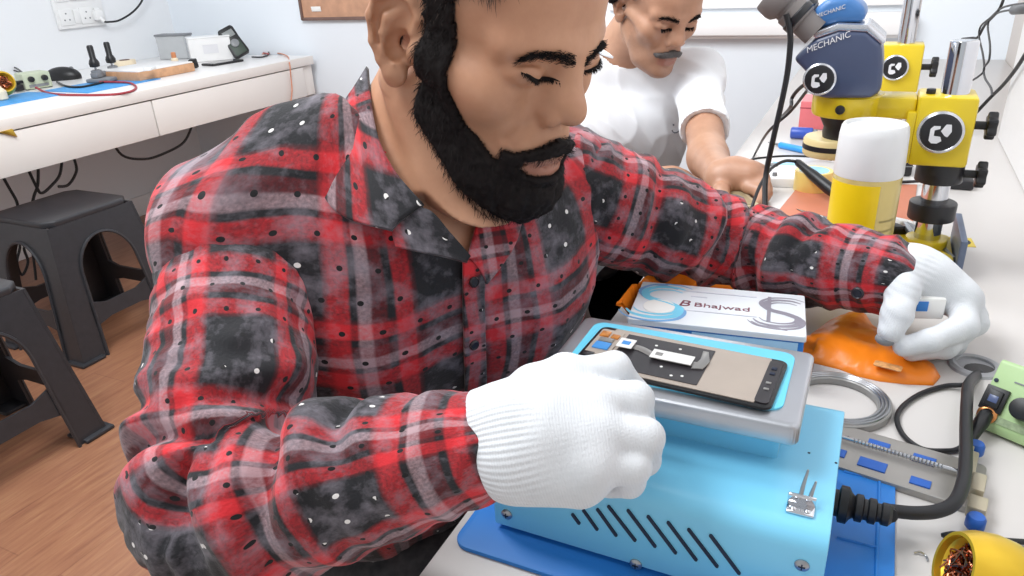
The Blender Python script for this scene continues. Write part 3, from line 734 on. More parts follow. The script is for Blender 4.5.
mat('ink_cyan', (130, 214, 244), .4, var=.08); mat('ink_blue', (126, 176, 226), .4); mat('ink_grey', (152, 148, 160), .35, var=.1); mat('ink_red', (128, 70, 84), .4, var=.1); mat('ink_light', (206, 208, 220), .4)
H_ = bz1 - bz0
obj('tray', G().prism(rrect(-bl / 2 + .0015, bl / 2 - .0015, -bw_ / 2 + .0015, bw_ / 2 - .0015, .002), 0, H_ - .005, .001), M_('box_blue'), bx)
obj('pale_front_panel', G().box((bl * .17, -bw_ / 2 + .001, (H_ - .006) / 2), (bl * .58, .001, H_ - .009), .0003), M_('box_pale'), bx)  # pale blue panel over the right part of the front face
ld = obj('lid', G().prism(rrect(-bl / 2, bl / 2, -bw_ / 2, bw_ / 2, .002), H_ - .006, H_, .001), M_('box_white'), bx)
TB = lambda x, y: T3(x, y, H_ + .0001)
def swirl(cx_, cy_, s, m1, m2, nm, mirror=1):
    # ornate letter S drawn with three nested ribbons
    base = [(.30, .42), (.12, .5), (-.16, .46), (-.3, .28), (-.2, .08), (.08, -.04), (.27, -.2), (.22, -.42), (-.05, -.52), (-.34, -.46), (-.46, -.32)]
    for k, (sc, wd2, m) in enumerate(((1.0, .038, m1), (1.2, .022, m2), (.8, .02, m1))):
        pts = [(cx_ + mirror * x * s * sc, cy_ + y * s * sc, H_ + .0002 + .00012 * k) for x, y in base]
        g = G().tube(pts, [wd2 * s * (.35 + 1.3 * math.sin(PI * i / (len(pts) - 1))) for i in range(len(pts))], 8, M=T3(0, 0, (H_ + .0002) * .95) @ Matrix.Diagonal((1, 1, .05, 1)))
        obj(nm, g, m, ld)
swirl(-bl * .33, 0.0, bw_ * .78, M_('ink_cyan'), M_('ink_blue'), 'monogram_stroke')
obj('monogram_counter', G().lathe([(0, .0004), (bw_ * .17, .0004), (bw_ * .17, 0)], 28, M=T3(-bl * .34, -bw_ * .13, H_)), M_('paper'), ld)
obj('monogram_bow', G().tube([(-bl * .45, bw_ * .3, H_), (-bl * .36, bw_ * .42, H_), (-bl * .26, bw_ * .36, H_)], [.001, .003, .001], 8, M=T3(0, 0, H_ * .95) @ Matrix.Diagonal((1, 1, .05, 1))), M_('ink_blue'), ld)
swirl(bl * .37, 0.0, bw_ * .62, M_('ink_grey'), M_('ink_grey'), 'monogram_stroke')
obj('monogram_stem', G().box((bl * .295, bw_ * .06, H_ + .0002), (.0035, bw_ * .62, .0004)), M_('ink_grey'), ld)
obj('monogram_tail', G().tube([(bl * .2, -bw_ * .26, H_), (bl * .25, -bw_ * .34, H_), (bl * .33, -bw_ * .36, H_), (bl * .4, -bw_ * .40, H_)], [.0008, .002, .0022, .0008], 8, M=T3(0, 0, H_ * .95) @ Matrix.Diagonal((1, 1, .05, 1))), M_('ink_grey'), ld)
text('lettering', 'B', .019, T3(-bl * .2, .0, H_ + .0002), M_('ink_red'), ld, world=False, shear=.2, sx=1.1)
bt = text('lettering', 'Bhajwad', .0125, T3(bl * .025, -.0005, H_ + .0002), M_('ink_red'), ld, world=False, sx=1.3)
obj('rule_line', G().box((bl * .02, -bw_ * .16, H_ + .0002), (bl * .42, .0014, .0004)), M_('ink_light'), ld)
obj('rule_line', G().box((bl * .0, bw_ * .33, H_ + .0002), (bl * .44, .0022, .0004)), M_('ink_light'), ld)
obj('rule_line', G().box((-bl * .12, bw_ * .2, H_ + .0002), (bl * .1, .0016, .0004)), M_('ink_light'), ld)
# ------------------------------------------------------------ flat grey ring coil
q = Pz(836, 404, ZB)
t = thing('wire_coil', 'flat grey ring coil lying beside the machine and the orange pouch', 'coil', q)
ro = (Pz(889, 405, ZB) - q).length
g = G()
obj('ring_body', G().lathe([(ro - .011, 0), (ro - .001, 0), (ro, .001), (ro, .0065), (ro - .001, .0075), (ro - .011, .0075), (ro - .012, .0065), (ro - .012, .001), (ro - .011, 0)], 64), mat('coil_grey', (150, 148, 146), .34, .35, var=.1), t)
for k in range(3): obj('wire_turn', G().tube([((ro - .003 - .003 * k) * math.cos(a), (ro - .003 - .003 * k) * math.sin(a), .0078) for a in [2 * PI * i / 40 for i in range(40)]], .0012, 6, closed=True, cr=False), M_('steel'), t)
# ------------------------------------------------------------ circuit board holder
ba, bb = Pz(856, 434, ZB), Pz(980, 470, ZB); bc = Pz(985, 520, ZB)
ux = (bb - ba); an = math.atan2(ux.y, ux.x); Ux = Vector((math.cos(an), math.sin(an), 0)); Uy = Vector((-math.sin(an), math.cos(an), 0))
hlen = .15; hwid = abs((bc - bb).dot(Uy)) * 1.0
org = ba - Uy * hwid / 2 + Ux * (ux.length - hlen / 2)
fb = thing('board_holder', 'grey metal circuit board holder with blue pads and a threaded rod', 'holder', (org.x, org.y, ZB), an)
hx, hy = hlen / 2 + .004, hwid / 2
mat('holder_grey', (158, 154, 150), .42, .45, var=.06); mat('pad_blue', (36, 92, 178), .5, var=.1); mat('clamp_beige', (182, 172, 150), .4, .3, var=.1)
obj('base_plate', G().prism(rrect(-hx, hx, -hy, hy, .005), 0, .006, .001), M_('holder_grey'), fb)
for x, y, a_, b2 in ((.005, .47, .016, .010), (.038, .4, .016, .010), (.006, -.5, .02, .012), (.04, -.62, .014, .009), (-.018, -.42, .008, .010)):
    obj('blue_pad', G().box((x, y * hy, .0064), (a_, b2, .0016), .0004), M_('pad_blue'), fb)
rd = obj('threaded_rod', G().cyl(.0018, -hx + .0, hx - .014, 16, M=T3(0, .004, .0105) @ R3(0, PI / 2, 0)), M_('chrome'), fb)
for i in range(24): obj('thread', G().lathe([(.0018, 0), (.0022, .0006), (.0018, .0012)], 14, M=T3(-.012 + i * .0027, .004, .0105) @ R3(0, PI / 2, 0)), M_('steel'), rd)
obj('rod_block', G().box((-hx * .62, .003, .008), (.010, .013, .010), .001).cyl(.004, .012, .018, 16, .0008, M=T3(-hx * .62, .010, 0)), M_('holder_grey'), fb)
cl = obj('end_clamp', G().box((hx - .012, .006, .010), (.010, .05, .010), .0012).box((hx - .004, -.010, .011), (.009, .022, .012), .0012).box((hx - .002, -.032, .010), (.012, .016, .010), .0012).box((hx - .014, .028, .011), (.006, .014, .012), .001), M_('clamp_beige'), fb)
for p in ((hx - .010, .043, .012), (hx - .001, -.047, .011)):
    obj('blue_knob', G().lathe([(.0, .0), (.0055, 0), (.0062, .001), (.0062, .008), (.005, .010), (0, .010)], 16, M=T3(p[0], p[1], p[2] - .007)), M_('pad_blue'), cl)
for i in range(7): obj('scale_hole', G().cyl(.0008, .0058, .0064, 8, M=T3(-.05 + .008 * i, hy * .45, 0)), M_('slot_dark'), fb)
# ------------------------------------------------------------ power cord, thin lead, green power supply
eg = e + Vector((.036, 0, 0))
pc = [eg, Pz(890, 511, .772), Pz(915, 513, .772), Pz(938, 511, .773), Pz(955, 502, .775), Pz(964, 480, .776), Pz(966, 450, .776), Pz(966, 425, .776), Pz(967, 400, .775), Pz(969, 384, .768), gp + Vector((.003, -.006, -.004))]
one('mains_cord', G().tube(pc, .0047, 12), M_('cable_black'), 'thick black power cord from the machine to the desk grommet', 'cord', pc[3])
tc = [gp + Vector((.006, -.006, -.002)), Pz(968, 384, .756), Pz(945, 386, .7532), Pz(920, 394, .7528), Pz(902, 407, .7528), Pz(897, 420, .7528), Pz(904, 436, .7528), Pz(922, 449, .7528), Pz(945, 451, .753), Pz(958, 449, .753), Pz(971, 440, .756)]
one('thin_lead', G().tube(tc, .0022, 10), M_('cable_black'), 'thin black lead curling on the white bench left of the power cord', 'cable', tc[5])
mat('psu_sage', (168, 196, 142), .42, var=.04, scale=40)
A0, A1 = Pz(972, 424, ZB + .004), Pz(1024, 446, ZB + .004)
for zz in np.linspace(.755, .83, 60):
    A2 = Pz(1003, 356, float(zz))
    if (A2 - A0).xy.dot((A1 - A0).xy) >= 0: break
ux = (A1 - A0); an = math.atan2(ux.y, ux.x)
gs = thing('power_supply', 'sage green bench power supply with black rocker switch at the right picture edge', 'power supply', (A0.x, A0.y, ZB), an)
loc = R3(0, 0, -an).to_3x3() @ (A2 - A0); sl = loc.y; wl = .145
prf = [(0, .003), (0, .012), (loc.y, loc.z), (loc.y + .004, loc.z), (loc.y + .004, .003)]
MX = Matrix(((0, 0, 1, 0), (1, 0, 0, 0), (0, 1, 0, 0), (0, 0, 0, 1)))
obj('case', G().prism(prf, 0, wl, .002, M=MX), M_('psu_sage'), gs)
for x in (.015, wl - .015):
    for y in (.012, loc.y - .008): obj('foot', G().cyl(.006, 0, .004, 14, M=T3(x, y, 0)), M_('black_plastic'), gs)
tl = math.atan2(loc.z - .012, loc.y); FP = T3(0, 0, .012) @ R3(tl, 0, 0)       # tilted control panel
L2 = loc.y / math.cos(tl)
wA = (A1 - A0).length; PP = lambda b_, a_: (wA * b_, L2 * a_)
def at_p(b_, a_, z=0): return FP @ T3(wA * b_, L2 * a_, z)
sw_ = obj('rocker_switch', G().box((0, 0, .001), (.017, .021, .003), .0008, M=at_p(.21, .37)).box((0, 0, .003), (.011, .015, .003), .001, M=at_p(.21, .37)), M_('black_plastic'), gs)
obj('rocker_window', G().box((0, 0, .0047), (.007, .006, .0006), .0002, M=at_p(.21, .37)), mat('switch_blue', (80, 92, 128), .25), sw_)
obj('dial_knob', G().cyl(.009, 0, .012, 24, .0015, M=at_p(.78, .38)), M_('black_plastic'), gs)
sk = obj('output_socket', G().lathe([(.0075, 0), (.0075, .002), (.0052, .003), (.0052, .0005), (0, .0005)], 24, M=at_p(.21, .1)), mat('copper_ring', (206, 140, 84), .3, .7), gs)
obj('caption_strip', G().box((.01, 0, .0003), (.045, .006, .0006), M=at_p(.62, .08)), mat('caption_grey', (140, 158, 122), .5, var=.2, scale=300), gs)
obj('panel_screw', G().lathe([(.0018, 0), (.0016, .0008), (0, .001)], 12, M=at_p(.085, .67)), M_('slot_dark'), gs)
obj('dash_mark', G().box((0, 0, .0003), (.008, .0012, .0005), M=at_p(.5, .74)), M_('grey_plastic'), gs)
W_ = wmat(gs); s0 = W_ @ (at_p(.21, .1) @ Vector((0, 0, .002))); s1 = Pz(969, 442, .757)
one('jack_plug', G().lathe([(.0045, 0), (.0055, .002), (.0058, .012), (.005, .018), (.0038, (s1 - s0).length)], 18, M=fr(s0 + Vector((0, 0, .001)), s1)), M_('black_plastic'), 'black jack plug in the copper-ringed socket of the green power supply', 'plug', s0)
# ------------------------------------------------------------ gold tip cleaner and black probe, bottom right
q = Pz(1000, 566, ZB); q.z = .775
gold_cleaner('tip_cleaner', 'gold cup of copper wool lying at the bottom right corner of the bench', Pz(1026, 592, .776), .0262, (-1, -.25, .35), 5, .044)
pb = [Pz(941, 535, .7545), Pz(952, 536, .756), Pz(968, 538, .756), Pz(990, 540, .755), Pz(1010, 541, .754), Pz(1040, 543, .7535)]
one('black_probe', G().tube(pb, [.0012, .0034, .0036, .0026, .002, .002], 12), M_('black_plastic'), 'black tapered probe lying just behind the gold cup at the bench corner', 'probe', pb[1])
wq = [Pz(914, 553, .751), Pz(920, 552, .752), Pz(926, 556, .751), Pz(928, 561, .751)]
one('wire_scrap', G().tube(wq, .0007, 6), M_('steel'), 'tiny bent wire scrap right of the blue mat near the bottom', 'wire', wq[0])
# ------------------------------------------------------------ heat mat, spray can, second worker's tools
mat('mat_terracotta', (196, 120, 92), .55, var=.06, scale=20)
m0, m1, m2, m3 = Pz(733, 268, ZB), Pz(801, 184, ZB), Pz(917, 186, ZB), Pz(905, 288, ZB)
hmz = ZB + .003
one('heat_mat', G().prism([(p.x, p.y) for p in (m0, m3, m2, m1)], ZB, hmz, .001), M_('mat_terracotta'), 'terracotta coloured work mat under the spray can and microscope foot', 'mat', (m0 + m2) / 2)
sp = Pz(829, 222, hmz)
one('scraper_blade', G().prism([(-.05, .045), (.018, -.035), (.03, .0)], hmz + .0002, hmz + .0016, .0004, M=T3(sp.x, sp.y, 0)), M_('steel'), 'thin steel scraper blade lying on the terracotta mat beside the spray can', 'blade', sp)
cb_ = Pz(852, 276, hmz); cr = .0365
top = proj_h = None
sc = thing('spray_can', 'spray can with a clear-white cap and yellow label standing on the terracotta mat', 'spray can', cb_)
mat('can_body', (206, 186, 120), .22, .25, var=.04); mat('can_yellow', (240, 206, 20), .35, var=.03); mat('cap_white', (228, 229, 230), .3, var=.015, Subsurface_Weight=.0)
hc, ht = .134, .187
obj('can_shell', G().lathe([(cr * .8, 0), (cr * .97, .001), (cr, .004), (cr, hc - .004), (cr * .96, hc)], 48), M_('can_body'), sc)
obj('cap', G().lathe([(cr * .99, hc - .006), (cr * 1.02, hc - .002), (cr * .985, ht - .012), (cr * .95, ht - .003), (cr * .90, ht), (cr * .85, ht), (cr * .82, ht - .004), (cr * .3, ht - .006), (0, ht - .006)], 48), M_('cap_white'), sc)
vd = (Vector((0, 0)) - cb_.xy); va = math.atan2(vd.y, vd.x)
lb = obj('label', G().lathe([(cr + .0004, .006), (cr + .0004, hc - .010)], 30, a0=va - 1.45, a1=va + .42), M_('can_yellow'), sc)
obj('label_rear', G().lathe([(cr + .0003, .006), (cr + .0003, .030)], 30, a0=va + .42, a1=va + 1.7), M_('can_yellow'), sc)
obj('badge', G().ball((0, 0, 0), (.013, .007, .0012), n=16, M=R3(0, 0, va - .25) @ T3(cr + .0006, 0, .052) @ R3(PI / 2, 0, PI / 2)), mat('badge_orange', (226, 112, 40), .4), sc)
for k, (aa, z, c_) in enumerate(((-1.25, .066, 'badge_orange'), (-1.3, .050, 'psu_sage'), (-1.2, .036, 'badge_orange'))):
    obj('label_spot', G().ball((0, 0, 0), (.006, .008, .0012), n=12, M=R3(0, 0, va + aa) @ T3(cr + .0005, 0, z) @ R3(PI / 2, 0, PI / 2)), M_(c_), sc)
for k in range(4): obj('print_line', G().lathe([(cr + .0004, .045 + .012 * k), (cr + .0004, .047 + .012 * k)], 14, a0=va + .55, a1=va + 1.15), mat('print_olive', (150, 136, 84), .5), sc)
# soldering iron with its cord
s0, s1 = Pz(796, 161, .80), Pz(838, 196, .768)
si = thing('soldering_iron', 'black soldering iron handle pointing down behind the spray can', 'soldering iron', s0)
ll = (s1 - s0).length
obj('handle', G().lathe([(.0035, 0), (.006, .006), (.0065, ll * .25), (.0085, ll * .4), (.0095, ll * .8), (.008, ll * .95), (.004, ll)], 20, M=fr(s0, s1)), M_('black_plastic'), si, True)
obj('tip', G().rod(s1, s1 + (s1 - s0).normalized() * .03, .0028, r2=.0012), M_('steel'), si, True)
obj('cord', G().tube([s0 + (s1 - s0) * .02, Pz(785, 161, .805), Pz(772, 168, .80), Pz(762, 182, .79), Pz(755, 198, .775), Pz(750, 215, .758), Pz(748, 232, .755)], .0026, 10), M_('cable_black'), si, True)
# tape roll, pens, red box, white instrument
q = Pz(812, 190, ZB)
rr_ = .03
t = thing('tape_roll', 'amber tape roll with a blue label standing flat near the soldering iron', 'tape roll', q)
q_r = rr_
obj('tape', G().lathe([(rr_ * .5, 0), (rr_ * .97, 0), (rr_, .002), (rr_, .032), (rr_ * .97, .034), (rr_ * .5, .034)], 36), mat('tape_amber', (236, 206, 120), .3, var=.06), t)
obj('label_disc', G().lathe([(0, .0342), (rr_ * .78, .0342), (rr_ * .78, .033)], 32), mat('label_blue', (142, 198, 232), .4, var=.15, scale=40), t)
q = Pz(812, 125, ZB)
t = thing('red_box', 'small pale red box on the bench under the microscope arm', 'box', (q.x + .005, q.y, ZB), 0)
obj('carton', G().box((0, 0, .03), (.06, .09, .06), .002), mat('box_red', (232, 122, 128), .45, var=.04), t)
obj('lid_line', G().box((0, 0, .046), (.061, .091, .002)), mat('box_red_dark', (176, 70, 84), .5), t)
q = Pz(801, 139, ZB)
t = thing('blue_bottle', 'small dark blue container lying on the bench before the red box', 'container', q)
obj('body', G().cyl(.012, -.022, .022, 20, .003, M=T3(0, 0, .0125) @ R3(0, PI / 2, 0)), mat('dark_blue', (54, 84, 176), .35), t)
obj('cap', G().cyl(.009, .022, .03, 16, .002, M=T3(0, 0, .0125) @ R3(0, PI / 2, 0)), M_('grey_plastic'), t)
a, b_ = Pz(780, 145, ZB + .006), Pz(812, 152, ZB + .006)
t = thing('pen', 'light blue pen lying on the bench near the white instrument', 'pen', a)
obj('barrel', G().rod(a, b_, .0065, 16, bev=.001), mat('pen_blue', (52, 148, 226), .35), t, True)
obj('tip', G().rod(a, a - (b_ - a).normalized() * .03, .004, 12, r2=.0012), M_('steel'), t, True)
a, b_, c = Pz(770, 196, ZB), Pz(783, 155, ZB), Pz(803, 172, ZB)
q = Pz(786, 178, ZB)
t = thing('test_instrument', 'white handheld instrument with blue screen beside the second worker\'s hand', 'instrument', q, .12)
obj('case', G().prism(rrect(-.03, .03, -.06, .055, .006), 0, .016, .002), M_('white_plastic'), t)
obj('screen', G().box((-.002, .036, .0162), (.045, .02, .001), .0004), M_('label_blue'), t)
for k in range(3): obj('button_row', G().box((.004, .008 - .014 * k, .0165), (.026, .005, .0015), .0006), M_('label_grey'), t)
obj('dark_dial', G().cyl(.007, .015, .02, 18, .001, M=T3(-.022, .018, 0)), M_('grey_plastic'), t)
obj('jack', G().cyl(.004, .015, .022, 12, M=T3(.02, -.046, 0)), M_('grey_plastic'), t)
obj('jack', G().cyl(.004, .015, .022, 12, M=T3(-.02, -.046, 0)), M_('grey_plastic'), t)
lead('thin_wire', [Pz(742, 168, .755), Pz(750, 160, .757), Pz(770, 157, .768), Pz(790, 156, .768), Pz(815, 157, .758), Pz(832, 160, .756)], M_('cable_black'), 'thin dark wire crossing over the white instrument', .002)
# ------------------------------------------------------------ tweezers, knife and sticker by the microscope foot
a, b_ = Pz(906, 224, .782), Pz(957, 268, .765)
t = thing('tweezers', 'grey steel tweezers with black tips beside the gloved left hand', 'tweezers', a)
dv = (b_ - a).normalized(); sd = Vector((0, 0, 1)).cross(dv).normalized()
for s_ in (-1, 1):
    mid = a + (b_ - a) * .5 + sd * .009 * s_; g = G().tube([a + sd * .001 * s_, a + (b_ - a) * .2 + sd * .006 * s_, mid, a + (b_ - a) * .85 + sd * .007 * s_], [.0035, .0045, .0045, .0035], 8)
    ar = obj('arm', g, M_('steel'), t, True)
    obj('tip', G().tube([a + (b_ - a) * .84 + sd * .007 * s_, b_ + sd * .003 * s_], [.0042, .002], 8), M_('black_plastic'), ar, True)
q = Pz(903, 226, .768)
one('white_eraser', G().box((0, 0, 0), (.03, .02, .018), .004, M=T3(q) @ R3(0, .3, .6)), M_('white_plastic'), 'small white block at the head of the tweezers', 'block', q)
q = Pz(888, 238, .763)
one('black_wedge', G().prism([(-.02, -.018), (.022, -.004), (-.006, .022)], 0, .02, .003, M=T3(q)), M_('black_plastic'), 'black wedge behind the cuff between spray can and tweezers', 'wedge', q)
q = Pz(960, 242, ZB)
t = thing('yellow_sticker', 'yellow sticker with a round mark on the bench right of the microscope foot', 'sticker', q, .1)
obj('label', G().box((0, 0, .0003), (.032, .034, .0006)), mat('scope_yellow', (218, 190, 28), .34, var=.03, Coat_Weight=.2), t)
obj('round_mark', G().lathe([(.0095, .0006), (.0095, .0009), (.0125, .0009), (.0125, .0006)], 28), M_('slot_dark'), t)
obj('scope_mark', G().box((0, 0, .0008), (.006, .012, .0004)), M_('grey_plastic'), t)
# ================================================================== MICROSCOPES
mat('scope_blue', (66, 76, 104), .34, var=.05, scale=8, Coat_Weight=.15); mat('scope_blue_light', (66, 118, 178), .35, var=.05); mat('rubber_grey', (120, 114, 112), .6, var=.06); mat('scope_black', (28, 28, 32), .38, var=.12)
mat('silver', (206, 208, 214), .22, .8, var=.04); mat('ring_cream', (226, 206, 150), .4, var=.06); mat('badge_white', (222, 222, 226), .4)
def badge(M, r, parent, nm='focus_knob'):
    """round knob cap with the white microscope emblem; +Z of M looks outward"""
    k = obj(nm, G().lathe([(r * 1.12, 0), (r * 1.12, r * .35), (r * 1.0, r * .42), (r * .95, r * .38)], 36, M=M), M_('silver'), parent, True)
    obj('knob_face', G().lathe([(r * .97, r * .2), (r * .95, r * .42), (r * .85, r * .46), (0, r * .46)], 36, M=M), M_('scope_black'), k, True)
    z = r * .47; E = M @ T3(0, 0, z)
    g = G().prism([(-.5 * r, -.42 * r), (-.5 * r, .2 * r), (-.36 * r, .36 * r), (-.05 * r, .36 * r), (-.05 * r, .22 * r), (-.3 * r, .14 * r), (-.3 * r, -.16 * r), (.02 * r, -.2 * r), (.1 * r, -.42 * r), (-.1 * r, -.56 * r), (-.36 * r, -.56 * r)], 0, r * .04, M=E)
    g.prism([(.0, .1 * r), (.2 * r, .46 * r), (.44 * r, .46 * r), (.5 * r, .1 * r), (.34 * r, -.2 * r), (.2 * r, -.14 * r)], 0, r * .04, M=E)
    obj('emblem', g, M_('badge_white'), k, True)
def star_knob(M, r, parent):
    k = obj('lock_knob', G().cyl(r * .35, 0, r * 1.1, 14, M=M), M_('scope_black'), parent, True)
    pts = [((r * (1 + .16 * math.cos(6 * a))) * math.cos(a), (r * (1 + .16 * math.cos(6 * a))) * math.sin(a)) for a in [2 * PI * i / 48 for i in range(48)]]
    obj('knob_grip', G().prism(pts, r * 1.0, r * 1.75, r * .14, M=M), M_('scope_black'), k, True)
def lock_axis(o): return T3(o)
# --- front microscope
cbp = Pz(929, 218, .80); CXm, CYm = Pz(924, 250, .765).x, Pz(924, 250, .765).y
sm = thing('microscope', 'nearer stereo microscope with blue head on a yellow arm and thick chrome column', 'microscope', (CXm, CYm, ZB))
Y_ = M_('scope_yellow')
colr = .0150
rowz = lambda px, py: Py(px, py, CYm)
zA = rowz(921, 92).z; zB_ = rowz(925, 160).z
bxl, bxr = rowz(913, 125).x, rowz(972, 125).x
ztop = rowz(962, 40).z
obj('base_plate', G().prism(rrect(CXm - .055, CXm + .03, CYm - .05, CYm + .05, .01), .7535, .772, .003), Y_, sm, True)
obj('base_rim', G().prism(rrect(CXm + .0315, CXm + .039, CYm - .055, CYm + .055, .002), .7535, .80, .001), mat('rim_slate', (104, 116, 140), .4, .3), sm, True)
obj('column_socket', G().cyl(.024, .771, .783, 32, .002, M=T3(CXm, CYm, 0)), Y_, sm, True)
zc = rowz(929, 218).z
obj('base_collar', G().cyl(.0265, zc, zc + .022, 32, .002, M=T3(CXm, CYm, 0)), M_('scope_black'), sm, True)
obj('column', G().cyl(colr, .77, ztop, 36, .002, M=T3(CXm, CYm, 0)), M_('chrome'), sm, True)
zk = rowz(940, 181).z
ck = obj('stop_collar', G().cyl(.026, zk, zk + .026, 32, .002, M=T3(CXm, CYm, 0)), M_('scope_black'), sm, True)
star_knob(T3(CXm + .024, CYm, zk + .011) @ R3(0, PI / 2, 0), .014, sm)
fbk = obj('focus_block', G().box(((bxl + bxr) / 2, CYm, (zA + zB_) / 2), (bxr - bxl, .062, zA - zB_), .004), Y_, sm, True)
badge(T3((bxl + bxr) / 2 - .003, CYm - .031, (zA + zB_) / 2 + .002) @ R3(PI / 2, 0, 0), .0215, sm)
star_knob(T3(bxr, CYm, (zA + zB_) / 2 + .004) @ R3(0, PI / 2, 0), .014, sm)
obj('block_screw', G().cyl(.005, 0, .006, 14, .001, M=T3(bxl + .012, CYm - .01, zA)), M_('scope_black'), sm, True)
obj('gib_strip', G().box((bxl - .004, CYm - .01, (zA + zB_) / 2 - .008), (.01, .04, zA - zB_ - .02), .002), Y_, sm, True)
hxc = rowz(848, 100).x; az = rowz(850, 92).z; hz_ = az
arm = obj('arm', G().box(((hxc + bxl) / 2 + .01, CYm, az - .014), (bxl - hxc - .02, .046, .026), .005).lathe([(.028, -.026), (.039, -.026), (.041, -.022), (.041, -.002), (.039, .0), (.028, 0)], 40, M=T3(hxc, CYm, az)), Y_, sm, True)
obj('arm_screw', G().cyl(.0055, 0, .003, 16, .001, M=T3(hxc - .006, CYm - .0405, az - .014) @ R3(PI / 2, 0, 0)), M_('scope_black'), sm, True)
# nosepiece and ring light under the head
obj('nosepiece', G().lathe([(.0, -.062), (.023, -.062), (.025, -.05), (.024, -.042), (.029, -.032), (.032, -.02), (.032, .002)], 36, M=T3(hxc, CYm, az)), M_('scope_black'), sm, True)
rl = obj('ring_light', G().lathe([(.018, -.078), (.032, -.078), (.034, -.075), (.034, -.058), (.032, -.055), (.024, -.055)], 40, M=T3(hxc - .012, CYm, az)), M_('ring_cream'), sm, True)
obj('ring_band', G().lathe([(.032, -.070), (.0345, -.069), (.0345, -.063), (.032, -.062)], 40, M=T3(hxc - .012, CYm, az)), M_('scope_black'), rl, True)
# head: profile in x,z seen from the front, extruded in y with bevels
def hp(px, py): p = rowz(px, py); return (p.x, p.z)
prof = [hp(814, 86), hp(811, 68), hp(797, 54), hp(820, 34), hp(842, 26), hp(868, 27), hp(883, 40), hp(884, 62), hp(882, 84), hp(872, 92), hp(825, 92)]
YZ = Matrix(((1, 0, 0, 0), (0, 0, -1, 0), (0, 1, 0, 0), (0, 0, 0, 1)))     # x,y,z -> x,-z,y
hd = obj('head', G().prism(prof[::-1], -CYm - .046, -CYm + .046, .006, M=YZ, seg=3), M_('scope_blue'), sm, True)
band = [hp(818, 35), hp(842, 27), hp(868, 28), hp(883, 41), hp(887, 37), hp(870, 21), hp(840, 20), hp(816, 29)]
obj('silver_band', G().prism(band, -CYm - .045, -CYm + .045, .002, M=YZ), M_('silver'), hd, True)
up = [hp(817, 27), hp(842, 20), hp(866, 20), hp(868, 6), hp(852, -6), hp(830, -4), hp(814, 10)]
ub = obj('binocular_housing', G().prism(up, -CYm - .034, -CYm + .034, .008, M=YZ, seg=3), M_('scope_blue_light'), hd, True)
yF = CYm - .0465
def wtext(s, size, px, py, px2, py2, y, par, m='badge_white', nm='lettering'):
    a, c = Py(px, py, y), Py(px2, py2, y); an = math.atan2(c.z - a.z, c.x - a.x)
    return text(nm, s, size, T3((a + c) / 2) @ R3(PI / 2, 0, 0) @ R3(0, 0, an), M_(m), par, shear=.2)
wtext('MECHANIC', .0095, 811, 49, 845, 36, yF, hd); wtext('MC-24', .009, 803, 50, 812, 46, yF, hd) if False else None
wtext('MECHANIC', .0105, 803, 14, 818, 8, CYm - .0345, ub) if False else wtext('MECHANIC', .0062, 820, 15, 841, 8, CYm - .0345, ub)
badge(T3(hp(823, 73)[0], CYm - .044, hp(823, 73)[1]) @ R3(PI / 2, 0, 0), .0165, hd, 'zoom_knob')
# eyepieces: two grey tubes rising towards the user's side
for k, dy in enumerate((-.03, .03)):
    b0 = Vector((hp(818, 30)[0], CYm + dy, hp(818, 30)[1])); b1 = Vector((hp(787, 2)[0], CYm + dy, hp(787, 2)[1])); u = (b1 - b0).normalized()
    ep = obj('eyepiece', G().lathe([(.016, 0), (.016, .02), (.019, .022), (.019, .04), (.017, .042), (.017, .05)], 28, M=fr(b0, b1)), M_('rubber_grey'), hd, True)
    obj('eyecup', G().lathe([(.018, .046), (.0225, .050), (.024, .056), (.0235, .068), (.022, .071), (.017, .069), (.012, .06), (0, .06)], 28, M=fr(b0, b1)), M_('rubber_grey'), ep, True)
    obj('diopter_ring', G().lathe([(.019, .0235), (.0205, .025), (.0205, .031), (.019, .0325)], 28, M=fr(b0, b1)), M_('scope_black'), ep, True)
# thick cable hanging from the eyepiece side
def cbl(pts, r, m, label, nm='cable'): return one(nm, G().tube(pts, r, 10), M_(m), label, 'cable', pts[len(pts) // 2])
yc = CYm - .05
cbl([Py(786, 14, yc), Py(790, 32, yc), Py(790, 48, yc), Py(787, 75, yc), Py(781, 105, yc), Py(773, 140, yc), Py(766, 175, yc), Py(765, 200, yc - .03), Py(766, 225, yc - .06)], .0034, 'cable_black', 'thick dark cable hanging straight down from the microscope eyepieces')
cbl([Py(812, 80, CYm - .03), Py(800, 88, CYm), Py(792, 98, CYm + .04), Py(790, 108, CYm + .05), Pz(780, 118, .82)], .0024, 'cable_black', 'short thin cable curving out left of the zoom knob')
cbl([Py(811, 88, CYm - .03), Py(806, 92, CYm), Py(790, 112, CYm + .08), Py(768, 132, CYm + .12), Pz(756, 152, .76), Pz(752, 160, .754)], .002, 'cable_black', 'long thin cable running from the microscope down to the bench edge')
